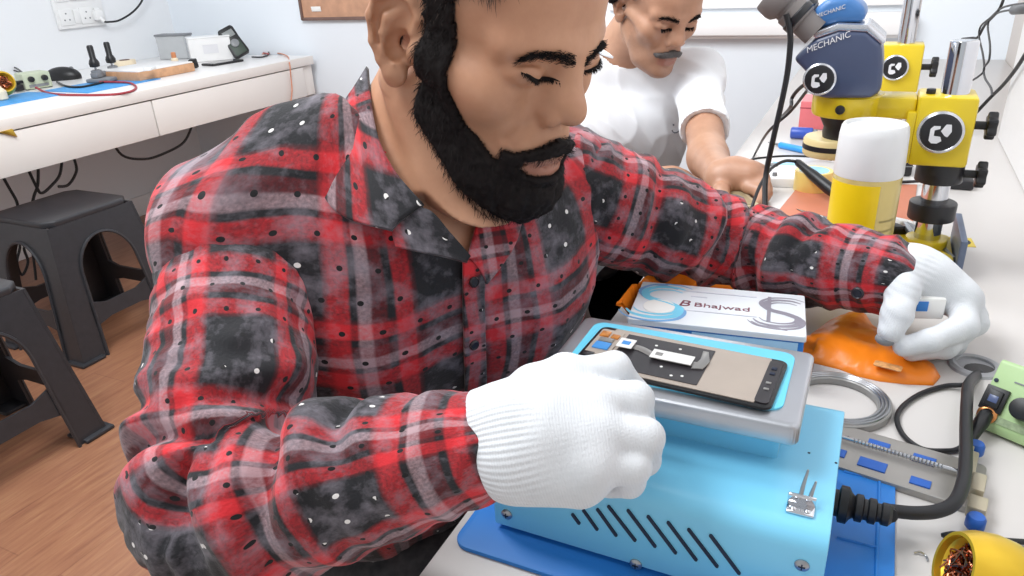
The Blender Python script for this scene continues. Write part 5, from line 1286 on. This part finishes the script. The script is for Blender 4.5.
shirt = smesh('shirt', TV2, TFc, M_('plaid_flannel'), WK, uv=tuv)
shirt['label'] = 'red and black plaid flannel shirt'
def smooth_path(pts, rs, k=9):
    P = [A3(p) for p in pts]; n = len(P); o = []; r = []
    for i in range(n - 1):
        p0, p1, p2, p3 = P[max(i - 1, 0)], P[i], P[i + 1], P[min(i + 2, n - 1)]
        for j in range(k):
            t = j / k; o.append(.5 * (2 * p1 + (p2 - p0) * t + (2 * p0 - 5 * p1 + 4 * p2 - p3) * t * t + (3 * p1 - p0 - 3 * p2 + p3) * t ** 3)); r.append(rs[i] + (rs[i + 1] - rs[i]) * t)
    return o + [P[-1]], r + [rs[-1]]
def soften(d, Fc, n=6):
    for _ in range(n):
        A = np.zeros_like(d); c = np.zeros(len(d))
        for a, b in ((0, 1), (1, 2), (2, 3), (3, 0)):
            np.add.at(A, Fc[:, a], d[Fc[:, b]]); np.add.at(A, Fc[:, b], d[Fc[:, a]]); np.add.at(c, Fc[:, a], 1); np.add.at(c, Fc[:, b], 1)
        d = .4 * d + .6 * A / np.maximum(c, 1)
    return d
def sleeve(pts, rs, ref, seed, name='sleeve', A=.005, creases=(), uoff=0., h=.0036, ksc=.02):
    pts, rs = smooth_path(pts, rs); lo = np.min(pts, 0) - .11; hi = np.max(pts, 0) + .11
    F = Field(lo, hi, h)
    F.chain(pts, rs, .004)
    V, Fc = F.mesh(2); N = vnormals(V, Fc); fr_ = axis_frames(pts, ref); vv, aa, rr = fr_(V)
    q = 0; r = np.random.RandomState(seed)
    for i in range(6):
        k = r.uniform(45, 105); m = r.randint(1, 3); ph = r.rand() * 6.3
        s = np.sin(vv * k + m * aa * r.choice([-1, 1]) + ph + .9 * np.sin(aa * 2 + i) + .8 * np.sin(vv * 31)); q = q + ((1 - np.abs(s)) ** 2 - .36) * (.55 + .45 * np.sin(aa + ph * 2))
    d = A * q / 2.0
    for v0, w, dep, ac in creases:
        ww = (vv - v0 - .010 * np.sin(aa * 2 + v0 * 50)); d = d - dep * np.exp(-(ww / w) ** 2) * (.5 + .5 * np.cos(aa - ac)) + .6 * dep * np.exp(-((ww - 2.4 * w) / (1.6 * w)) ** 2) * (.5 + .5 * np.cos(aa - ac)) + .6 * dep * np.exp(-((ww + 2.4 * w) / (1.6 * w)) ** 2) * (.5 + .5 * np.cos(aa - ac))
    d = soften(np.clip(d + .0014 * np.sin(vv * 260 + 3 * np.sin(aa * 2 + vv * 40)) * np.sin(aa * 3 + vv * 25), -.017, .010), Fc, 3)
    V = V + N * d[:, None]
    o = smesh(name, V, Fc, M_('plaid_flannel'), shirt, uv=np.stack([aa * .062 + uoff, vv], 1))
    return o, V, Fc
ER, WRr = A3(Pd(228, 508, .485)), A3(Pd(474, 446, .436))
EL, WLl = A3(Pd(735, 249, .845)), A3(Pd(885, 275, .7215))
mR = ER + (WRr - ER) * .5; mU = SR + (ER - SR) * .5
sr, SRV, SRF = sleeve([SR, mU, ER, mR, WRr], [.0575, .0605, .054, .0475, .0325], (.55, -.55, .63), 5, A=.0054, creases=((.185, .008, .016, 0.2), (.150, .008, .010, .5), (.225, .008, .014, -.1), (.275, .009, .012, .4), (.335, .007, .007, 0)), uoff=.03)
mL = EL + (WLl - EL) * .5; mUL = SL + (EL - SL) * .5
sl_, SLV, SLF = sleeve([SL, mUL, EL, mL, WLl], [.070, .060, .052, .047, .0385], (.0, -.8, .6), 9, A=.0062, creases=((.10, .008, .006, 0), (.17, .008, .010, .3), (.23, .008, .009, -.3), (.29, .008, .008, .4), (.33, .007, .007, -.2)), uoff=.0)
# collar leaf, lapel and placket: patches laid on the shirt surface
allV = np.concatenate([TV2, apply_m(HM, np.zeros((1, 3)))]) if False else TV2
TB_ = BVHTree.FromPolygons(TVf.tolist(), TFf.tolist())
def lay(rows, off, th, name, mat_, dflt=.58, parent=None, uvs=1.0, fixed=None):
    """rows of screen-traced outline points become a sheet lying on the shirt, with thickness"""
    n, m = len(rows), len(rows[0]); G0 = []
    for i in range(n):
        for j in range(m):
            px, py = rows[i][j][:2]; o_ = Vector(CC); d_ = Vector(_ray(px, py))
            hit = TB_.ray_cast(o_, d_.normalized())
            if len(rows[i][j]) > 2: p = o_ + d_ * rows[i][j][2]
            elif hit[0] is not None and hit[3] < 1.0: p = hit[0] - d_.normalized() * off
            else: p = o_ + d_ * dflt
            G0.append(p)
    # refine with bilinear subdivision
    A = A3(G0).reshape(n, m, 3); k = 6
    def up1(A):
        n = A.shape[0]; t = np.linspace(0, n - 1, (n - 1) * k + 1); i0 = np.minimum(t.astype(int), n - 2); f = (t - i0)[:, None, None]
        def g(i): return A[np.clip(i, 0, n - 1)]
        p0, p1, p2, p3 = g(i0 - 1), g(i0), g(i0 + 1), g(i0 + 2)
        return .5 * (2 * p1 + (p2 - p0) * f + (2 * p0 - 5 * p1 + 4 * p2 - p3) * f ** 2 + (3 * p1 - p0 - 3 * p2 + p3) * f ** 3)
    A = up1(A); A = up1(A.transpose(1, 0, 2)).transpose(1, 0, 2)
    n, m = A.shape[:2]; V = A.reshape(-1, 3)
    Fq = np.array([(i * m + j, i * m + j + 1, (i + 1) * m + j + 1, (i + 1) * m + j) for i in range(n - 1) for j in range(m - 1)])
    N = vnormals(V, Fq)
    if ((V - CC) * N).sum() > 0: Fq = Fq[:, ::-1]; N = -N
    sv, sf = shell(V, Fq, np.full(len(V), th))
    uv = torso_uv(sv) * uvs * 1.25 + np.array([.021 * len(name) % .1, .033])
    return smesh(name, sv, sf, mat_, parent or shirt, uv=uv)
PL = M_('plaid_flannel')
# right collar leaf: neck edge row, middle, outer edge (screen traced on the chest)
lay([[(368, 68, .635), (371, 100, .605), (379, 139, .585), (396, 173, .570), (424, 205, .560)],
     [(359, 82, .630), (344, 122, .604), (346, 164, .578), (366, 198, .562), (400, 222, .556)],
     [(348, 95, .622), (322, 148, .598), (322, 188, .575), (342, 216, .560), (392, 231, .553)]], .006, .0022, 'collar', PL)
lay([[(396, 206, .562), (429, 210, .560), (450, 232, .558), (471, 256, .560)],
     [(392, 229, .560), (418, 234, .558), (444, 247, .558), (468, 260, .560)],
     [(396, 247, .558), (418, 252, .556), (444, 257, .556), (467, 263, .560)]], .004, .0018, 'lapel', PL)
lay([[(482, 203), (476, 226), (471, 244), (468, 258)],
     [(502, 205), (496, 232), (487, 254), (478, 268)],
     [(524, 208), (516, 240), (502, 264), (486, 284)]], .005, .002, 'lapel', PL)
lay([[(463, 260), (463, 300), (464, 340), (465, 380), (466, 420)], [(473, 260), (474, 300), (474, 340), (475, 380), (476, 420)], [(484, 268), (484, 300), (485, 340), (486, 380), (486, 420)]], .0045, .0016, 'placket', PL)
bt_ = mat('button_dark', (44, 40, 46), .3)
def button(px, py, bv, par, r=.0048):
    d_ = Vector(_ray(px, py)).normalized(); hit = bv.ray_cast(Vector(CC), d_)
    if hit[0] is None: return
    n = hit[1] if hit[1].dot(d_) < 0 else -hit[1]; p = hit[0] + n * .0005
    o = obj('button', G().lathe([(0, 0), (r, 0), (r, .0012), (r * .8, .0022), (r * .7, .0014), (0, .0014)], 18, M=fr(p, p + n)), bt_, par, True)
    obj('button_thread', G().cyl(r * .25, .0012, .0018, 8, M=fr(p, p + n)), M_('steel'), o, True) if False else None
BVp = BVHTree.FromPolygons(TV2.tolist(), TFc.tolist())
for py in (282, 345): 
    d_ = Vector(_ray(474, py)).normalized(); hit = TB_.ray_cast(Vector(CC), d_); n = (hit[1] if hit[1].dot(d_) < 0 else -hit[1])
    p = hit[0] - d_ * .0068; obj('button', G().lathe([(0, 0), (.0048, 0), (.0048, .0012), (.0038, .0022), (.0033, .0014), (0, .0014)], 18, M=fr(p, p + n)), bt_, shirt, True)
LB_ = BVHTree.FromPolygons(SLV.tolist(), SLF.tolist()); button(858, 293, LB_, sl_, .006)
# trousers under the bench edge
def trousers():
    hip = A3(Pp) + A3((0, 0, -.03)); F = Field((-.72, .25, .0), (.05, 1.02, .66), .007)
    F.cap(hip - .08 * u_, hip + .08 * u_, .13, .13, .03)
    for s, kx, ky in ((-1, -.12, .44), (1, -.16, .84)):
        hp_ = hip + s * .09 * u_; kn = A3((kx, ky, .55)); an = A3((kx - .03, ky, .06))
        F.chain([hp_, kn, an], [.105, .075, .055], .04)
    V, Fc = F.mesh(2); N = vnormals(V, Fc); uv = np.stack([V[:, 0] + V[:, 1] * .3, V[:, 2]], 1)
    smesh('trousers', fold(V, N, uv, .006, 8, 40, 60), Fc, M_('dark_trousers'), WK)
trousers()
# ---------------------------------------------------------------- gloves
def glove(name, build, lo, hi, wrist, axis_pts, ref, label, cuff_len=.05, h=.0016):
    F = Field(lo, hi, h); build(F)
    V, Fc = F.mesh(2); N = vnormals(V, Fc); fr_ = axis_frames(axis_pts, ref); vv, aa, rr = fr_(V)
    cuff = smooth01(cuff_len, cuff_len * .55, vv)
    V = V + N * (sines((V[:, 0], V[:, 1], V[:, 2]), 3, 5, 130) * .0006)[:, None]
    o = smesh(name, V, Fc, M_('knit_glove'), WK, uv=np.stack([aa / (2 * PI), vv], 1), attr={'cuff': cuff}); o['label'] = label
    return o
q_ = lambda px, py, d: A3(Pd(px, py, d))
def plane_cut(F, p, n):
    p, n = A3(p), A3(n) / np.linalg.norm(n)
    F.op(lambda X, Y, Z: (X - p[0]) * n[0] + (Y - p[1]) * n[1] + (Z - p[2]) * n[2], F.lo, F.lo + F.n * F.h, .003, 's')
def right_hand(F):
    W0 = q_(482, 443, .432); W1 = q_(505, 442, .428)
    Mi, Mm, Mr, Mp = q_(566, 377, .442), q_(598, 401, .424), q_(603, 433, .414), q_(590, 464, .408)
    # wrist and cuff: two side by side rounds make an oval
    for d0, d1 in (((-3, -20), (-3, -18)), ((2, 20), (3, 20)), ((0, 0), (0, 0))):
        F.cap(q_(470 + d0[0], 446 + d0[1], .434), q_(515 + d1[0], 437 + d1[1], .428), .0205, .0205, .012)
    F.cap(q_(515, 417, .430), Mi, .020, .0125, .014); F.cap(q_(518, 437, .424), Mm, .021, .013, .014); F.cap(q_(520, 447, .420), Mr, .021, .013, .014); F.cap(q_(518, 459, .418), Mp, .0195, .0125, .014)
    F.cap(q_(522, 468, .418), q_(580, 486, .412), .0165, .0125, .016); F.cap(q_(545, 430, .420), q_(575, 440, .418), .021, .018, .014)
    F.cap(Mi, Mp, .012, .012, .012)
    k = .0028
    F.chain([Mi, q_(614, 369, .440), q_(634, 392, .452), q_(630, 408, .462)], [.0115, .0103, .0092, .008], k)
    F.chain([Mm, q_(636, 400, .424), q_(640, 424, .442), q_(622, 440, .452)], [.0125, .0108, .0095, .0085], k)
    F.chain([Mr, q_(645, 437, .414), q_(644, 459, .434), q_(622, 468, .446)], [.0125, .0112, .010, .009], k)
    F.chain([Mp, q_(634, 467, .410), q_(630, 482, .426), q_(608, 484, .438)], [.0118, .0098, .0088, .008], k)
    F.chain([q_(535, 392, .448), q_(575, 392, .464), q_(612, 404, .470), q_(628, 414, .470)], [.018, .0135, .0105, .0085], .008)
    plane_cut(F, q_(483, 444, .432), q_(575, 428, .42) - q_(483, 452, .432))
Wr0, Wr1 = q_(484, 443, .433), q_(600, 425, .42)
_pts = [q_(470, 400, .45), q_(680, 520, .39), q_(640, 400, .49), q_(560, 340, .46), q_(470, 500, .42)]
glove('glove', right_hand, np.min(_pts, 0) - .035, np.max(_pts, 0) + .035, Wr0, [Wr0, Wr1], (.1, -.7, .7), 'white knitted glove on the right hand, closed above the blue machine', .045)
def left_hand(F):
    q_ = lambda px, py, d: A3(Pd(px, py, d * .972))
    F.cap(q_(884, 272, .742), q_(912, 275, .735), .0265, .0245, .012)
    Mi, Mm, Mr, Mp = q_(962, 300, .722), q_(966, 300, .736), q_(962, 294, .752), q_(952, 290, .766)
    F.cap(q_(912, 272, .734), Mi, .0235, .0145, .014); F.cap(q_(912, 272, .740), Mm, .0235, .0145, .014); F.cap(q_(910, 274, .746), Mr, .0225, .014, .014); F.cap(q_(908, 276, .750), Mp, .021, .013, .014)
    F.cap(Mi, Mp, .0135, .012, .012); F.cap(q_(930, 276, .732), q_(952, 292, .728), .020, .018, .012)
    k = .0045
    F.chain([Mi, q_(965, 326, .704), q_(930, 341, .694), q_(903, 347, .698)], [.0138, .0120, .0108, .0090], k)
    F.chain([Mm, q_(974, 323, .722), q_(944, 347, .712), q_(912, 352, .712)], [.0138, .0118, .0105, .0090], k)
    F.chain([Mr, q_(974, 316, .742), q_(954, 345, .734), q_(925, 352, .734)], [.013, .0112, .010, .009], k)
    F.chain([Mp, q_(966, 312, .758), q_(950, 338, .754), q_(930, 346, .754)], [.012, .010, .009, .008], k)
    F.chain([q_(899, 272, .728), q_(902, 292, .712), q_(897, 314, .700), q_(890, 331, .698)], [.0185, .0150, .0132, .0112], .006)
Wl0, Wl1 = q_(884, 272, .742), q_(960, 305, .735)
_pl = [q_(870, 250, .76), q_(995, 300, .76), q_(900, 365, .68), q_(1000, 360, .68), q_(870, 340, .7), q_(960, 260, .79)]
LG = glove('glove', left_hand, np.min(_pl, 0) - .03, np.max(_pl, 0) + .03, Wl0, [Wl0, Wl1], (.1, -.7, .7), 'white knitted glove on the left hand, pinching a small part', .03)
tp = q_(886, 338, .699)
obj('fingertip_smudge', G().ball((0, 0, 0), (.0095, .0075, .0065), n=16, M=T3(q_(886, 339, .7005 * .972))), mat('smudge_grey', (140, 142, 146), .7), LG, True)
p = q_(925, 305, .722 * .972)
t = thing('part_packet', 'small white and blue packet pinched in the gloved left hand', 'packet', p, .3)
obj('sleeve', G().box((0, 0, 0), (.03, .018, .022), .002), M_('paper'), t); obj('blue_print', G().box((-.006, -.0095, .003), (.010, .0012, .010), .0003), M_('box_blue'), t)
# ============================================================ COLLEAGUE IN WHITE T-SHIRT
def colleague():
    HM2 = T3(*(CC + .94 * (np.array((-.468, 1.700, 1.013)) - CC))) @ E3(-.72, .52, -.03); HI2 = HM2.inverted(); h2 = lambda p: np.array(HI2 @ Vector(p))
    nb = A3((-.545, 1.665, .905)); C2 = A3((-.565, 1.66, .845)); u2, f2 = A3((.6, .8, 0)), A3((.8, -.6, 0)); z2 = zz_
    SR2, SL2 = C2 - .18 * u2, C2 + .18 * u2
    SL2 = A3(Pd(698, 78, 1.62)); EL2 = A3(Pd(708, 158, 1.40)); WL2 = A3(Pd(722, 178, 1.225)); ER2 = C2 + A3((-.02, -.30, -.22)); WR2 = A3((-.37, 1.42, .70))
    TOR = [(C2 - .1 * z2 - .09 * u2 + .02 * f2, C2 - .1 * z2 + .09 * u2 + .02 * f2, .115, .115), (C2 - .35 * z2 - .07 * u2, C2 - .35 * z2 + .07 * u2, .125, .125), (C2 - .1 * z2 - .07 * u2, C2 - .35 * z2 - .06 * u2, .115, .12), (C2 - .1 * z2 + .07 * u2, C2 - .35 * z2 + .06 * u2, .115, .12),
           (nb - .02 * z2, SR2, .06, .06), (nb - .02 * z2, SL2 - .02 * f2, .06, .058), (SL2, C2 - .1 * z2 + .1 * u2, .06, .09), (SR2, C2 - .1 * z2 - .1 * u2, .06, .09)]
    # body: head, neck, arms and hands in one surface
    lo, hi = (-.80, 1.07, .66), (-.08, 1.90, 1.17)
    h = .0036; F = Field(lo, hi, h)
    class LF:            # head primitives placed through the head matrix
        def ell(s, c, r, k=.01, mode='u', R=None):
            Rm = HM2.to_3x3().to_4x4() if R is None else HM2.to_3x3().to_4x4() @ R
            F.ell(np.array(HM2 @ Vector(c)), r, k, mode, R=Rm)
        def cap(s, a, b, ra, rb=None, k=.01, mode='u'): F.cap(np.array(HM2 @ Vector(a)), np.array(HM2 @ Vector(b)), ra, rb, k, mode)
        def chain(s, pts, rs, k=.01, mode='u'):
            for i in range(len(pts) - 1): s.cap(pts[i], pts[i + 1], rs[i], rs[i + 1], k, mode)
    lf = LF(); head_prims(lf); ear(lf, -1); ear(lf, 1)
    lf.cap((-.022, 0, -.045), h2(nb), .056, .060, .02)
    for a, b, ra, rb in TOR: F.cap(a, b, ra - .014, rb - .014, .03)
    def arm(S, E, W, F, r0=.042): F.chain([S, E, W], [r0, .036, .026], .02)
    arm(SL2, EL2, WL2, F, .04); arm(SR2, ER2, WR2, F)
    def hand(pts_palm, fingers, thumb):
        F.chain(pts_palm, [.027, .030, .026], .014)
        for f in fingers: F.chain(f, [.0115, .0105, .0095, .0085], .005)
        F.chain(thumb, [.016, .013, .011], .008)
    w = WL2; pc = A3(Pd(735, 176, 1.222)); k1 = A3(Pd(750, 176, 1.205))
    fs = []
    for i, (dx, dy, dd) in enumerate(((0, -5, .01), (3, 2, -.005), (3, 9, -.015), (0, 15, -.02))):
        fs.append([A3(Pd(748 + dx, 172 + dy, 1.21 + dd)), A3(Pd(760 + dx, 176 + dy, 1.196 + dd)), A3(Pd(763 + dx, 188 + dy * .6, 1.19 + dd)), A3(Pd(757 + dx, 197 + dy * .4, 1.175 + dd))])
    hand([w, pc, k1], fs, [A3(Pd(722, 181, 1.235)), A3(Pd(721, 192, 1.19)), A3(Pd(724, 201, 1.172))])
    w = WR2
    fs = [[w + A3((.05, .03 - .02 * i, -.005)), w + A3((.085, .03 - .02 * i, -.008)), w + A3((.10, .03 - .02 * i, -.02)), w + A3((.10, .028 - .018 * i, -.028))] for i in range(4)]
    hand([w, w + A3((.025, 0, 0)), w + A3((.045, 0, 0))], fs, [w + A3((.02, .04, -.005)), w + A3((.05, .055, -.01)), w + A3((.075, .05, -.015))])
    V, Fc = F.mesh(2)
    L = apply_m(HI2, V); x, y, z = L[:, 0], np.abs(L[:, 1]), L[:, 2]; hd = np.linalg.norm(L, axis=1) < .2
    ms = smooth01(.0120, .006, np.abs(z + .0430 + .30 * np.maximum(y - .006, 0)) + .12 * y) * smooth01(.038, .026, y) * (x > .07)
    sh = .25 * smooth01(-.02, -.05, z) * (x > .03); hm = smooth01(-.004, .01, z - np.interp(x, [-.1, -.03, .0, .02, .045, .062, .075, .1], [-.03, -.02, .028, .03, .075, .085, .10, .105]))
    st = np.where(hd, np.maximum(np.maximum(ms * .9, sh), hm), 0)
    body = smesh('person', V, Fc, M_('skin_colleague'), None, loc=(-.6, 1.65, 0), attr={'stubble': st, 'lips': np.where(hd, lips_mask(L), 0)})
    tag(body, 'man with a moustache in a white t-shirt working farther along the bench', 'person')
    mk, mf, ix = submesh(V, Fc, (ms > .35) & hd); sv, sf = shell(mk, mf, .001 + .0045 * smooth01(.35, 1, ms[ix])); smesh('moustache', sv, sf, M_('hair_grey'), body)
    mk, mf, ix = submesh(V, Fc, (hm > .35) & hd); sv, sf = shell(mk, mf, .001 + .010 * smooth01(.35, 1, hm[ix])); smesh('hair', sv, sf, M_('hair_dark'), body)
    tr = BVHTree.FromPolygons(L.tolist(), Fc.tolist()); rs = np.random.RandomState(2)
    R4 = HM2.to_3x3().to_4x4()
    for s in (-1, 1):
        P, Nn, D = [], [], []
        for i in range(240):
            t = rs.rand(); w_ = .003 * rs.normal() * .6; p = Vector((.13, s * (.010 + .046 * t), .029 + .0055 * math.sin(t * 2.2) - .004 * t * t + w_)); r = tr.ray_cast(p, Vector((-1, -s * .25 * t, 0)))
            if r[0] is None: continue
            P.append(r[0][:]); Nn.append(r[1][:] if r[1].x > 0 else (-r[1])[:]); D.append((-.25, s, .35 - .7 * t))
        strands('eyebrow', apply_m(HM2, A3(P)), apply_m(R4, A3(Nn)), apply_m(R4, A3(D)), .008, .0004, M_('hair_dark'), body, 41 + s, .2)
        P, Nn, D = [], [], []
        for i in range(90):
            t = i / 89; p = Vector((.13, s * (.0195 + .0255 * t), .0098 - .0028 * math.sin(PI * t))); r = tr.ray_cast(p, Vector((-1, -s * .12, 0)))
            if r[0] is None: continue
            P.append(r[0][:]); Nn.append(r[1][:] if r[1].x > 0 else (-r[1])[:]); D.append((.5, 0, -.6))
        strands('eyelashes', apply_m(HM2, A3(P)), apply_m(R4, A3(Nn)), apply_m(R4, A3(D)), .007, .0005, M_('hair_dark'), body, 51 + s, .1)
    # t-shirt
    F = torso_field(TOR, (-.90, 1.20, .40), (-.10, 2.0, 1.06), .005)
    F.cap(SL2, SL2 + (EL2 - SL2) * 1.0, .054, .050, .02); F.cap(SR2, SR2 + (ER2 - SR2) * .8, .06, .062, .02)
    d = (EL2 - SL2) / np.linalg.norm(EL2 - SL2); e0 = SL2 + d * np.linalg.norm(EL2 - SL2) * .97
    F.cap(e0, e0 + d * .12, .10, .10, .002, 's')
    d2 = (ER2 - SR2) / np.linalg.norm(ER2 - SR2); e2 = SR2 + d2 * np.linalg.norm(ER2 - SR2) * .85 ; F.cap(e2, e2 + d2 * .12, .10, .10, .002, 's') if False else None
    F.cap(nb - .02 * z2, nb + .14 * z2 + .03 * f2, .062, .07, .008, 's')
    V, Fc = F.mesh(2); N = vnormals(V, Fc); uv = np.stack([(V - C2) @ u2, V[:, 2]], 1)
    V = fold(V, N, uv, .006, 12, 26, 30); ts = smesh('tshirt', V, Fc, M_('white_tshirt'), body); ts['label'] = 'plain white t-shirt'
    bv = BVHTree.FromPolygons(V.tolist(), Fc.tolist())
    ring = [nb + .015 * z2 + .066 * (math.cos(a) * f2 + math.sin(a) * u2) + A3((0, 0, .022 - .03 * math.cos(a))) for a in [2 * PI * i / 24 for i in range(24)]]
    obj('collar_rib', G().tube([Vector(p) for p in ring], .006, 8, closed=True, sub=3), M_('white_tshirt'), ts, True)
    # tiny smile emblem on the chest
    d_ = Vector(_ray(676, 128)).normalized(); hit = bv.ray_cast(Vector(CC), d_)
    if hit[0] is not None:
        n = hit[1] if hit[1].dot(d_) < 0 else -hit[1]; Mx = fr(hit[0] + n * .001, hit[0] + n * 2)
        r_ = Mx.to_3x3(); upv = Vector((0, 0, 1)); x_ = upv.cross(n).normalized(); y_ = n.cross(x_)
        pl = lambda a, b: hit[0] + n * .0015 + x_ * a + y_ * b
        ink = mat('emblem_ink', (92, 96, 110), .5)
        obj('smile_emblem', G().tube([pl(.010 * math.cos(a), .010 * math.sin(a) - .001) for a in np.linspace(PI * 1.08, PI * 1.95, 9)], .0013, 6), ink, ts, True)
        for a in (-.008, .009): obj('emblem_dot', G().ball(pl(a, .009), .0019, n=8), ink, ts, True)
    # trousers
    F = Field((-.95, 1.2, .0), (-.05, 2.05, .62), .010); hp = C2 + A3((-.06, .02, -.45))
    F.cap(hp - .08 * u2, hp + .08 * u2, .13, .13, .03)
    for s, k in ((-1, A3((-.335, 1.22, .53))), (1, A3((-.20, 1.74, .50)))): F.chain([hp + s * .09 * u2, k, k + A3((-.03, 0, -.44))], [.105, .092, .06], .03)
    V, Fc = F.mesh(2); smesh('trousers', V, Fc, M_('dark_trousers'), body)
    return body
CW = colleague()
p = A3(Pd(735, 199, 1.255)); 
q = Pz(731, 203, ZB)
t = thing('phone_board', 'beige phone back in the second worker\'s hand at the bench edge', 'phone', q, .5)
obj('panel', G().prism(rrect(-.03, .03, -.05, .05, .008), .002, .010, .001), mat('phone_beige', (186, 170, 140), .4), t)
obj('inner_frame', G().prism(rrect(-.024, .024, -.044, .044, .006), .0095, .011, .0005), mat('phone_tan', (158, 142, 112), .4), t)
# ================================================================== LIGHT
w = bpy.data.worlds.new('world'); S.world = w; w.use_nodes = True
bg = w.node_tree.nodes['Background']; bg.inputs[0].default_value = (.95, .98, 1, 1); bg.inputs[1].default_value = .5
def area(name, loc, tgt, size, power, col=(.95, .98, 1)):
    l = bpy.data.lights.new(name, 'AREA'); l.shape = 'RECTANGLE'; l.size, l.size_y = size; l.energy = power; l.color = col
    o = bpy.data.objects.new(name, l); COL.objects.link(o); o.location = loc
    o.rotation_euler = (Vector(tgt) - Vector(loc)).to_track_quat('-Z', 'Y').to_euler(); return o
area('added_far_wall_light', (-1.2, .9, 2.45), (-1.0, 2.4, .7), (1.4, .7), 40)  # added lamp out of view, no fixture; brightens the far wall
area('added_worker_light', (-1.0, -.1, 2.4), (-.4, .5, .8), (.9, .5), 17)  # added lamp out of view, no fixture; aimed at worker and machine
S.cycles.use_denoising = True
S.cycles.max_bounces = 6; S.cycles.diffuse_bounces = 3; S.cycles.glossy_bounces = 3; S.cycles.transmission_bounces = 4
S.view_settings.exposure = 0.34

GROUPS = {'plastic_stool': 'grey plastic stools by the wall desk', 'screwdriver': 'screwdrivers in the tool stand', 'work_mat': 'blue work mats on the wall desk', 'hanging_cable': 'cables hanging under the wall desk',
          'test_lead': 'multimeter test leads', 'microscope': 'yellow microscope stands on the bench', 'tip_cleaner': 'gold tip cleaners', 'power_supply': 'green power supplies', 'tape_roll': 'tape rolls', 'cable': 'loose cables', 'person': 'men at the workbench'}
for o in S.objects:
    if o.parent is None and o.name.split('.')[0] in GROUPS and 'label' in o.keys(): o['group'] = GROUPS[o.name.split('.')[0]]
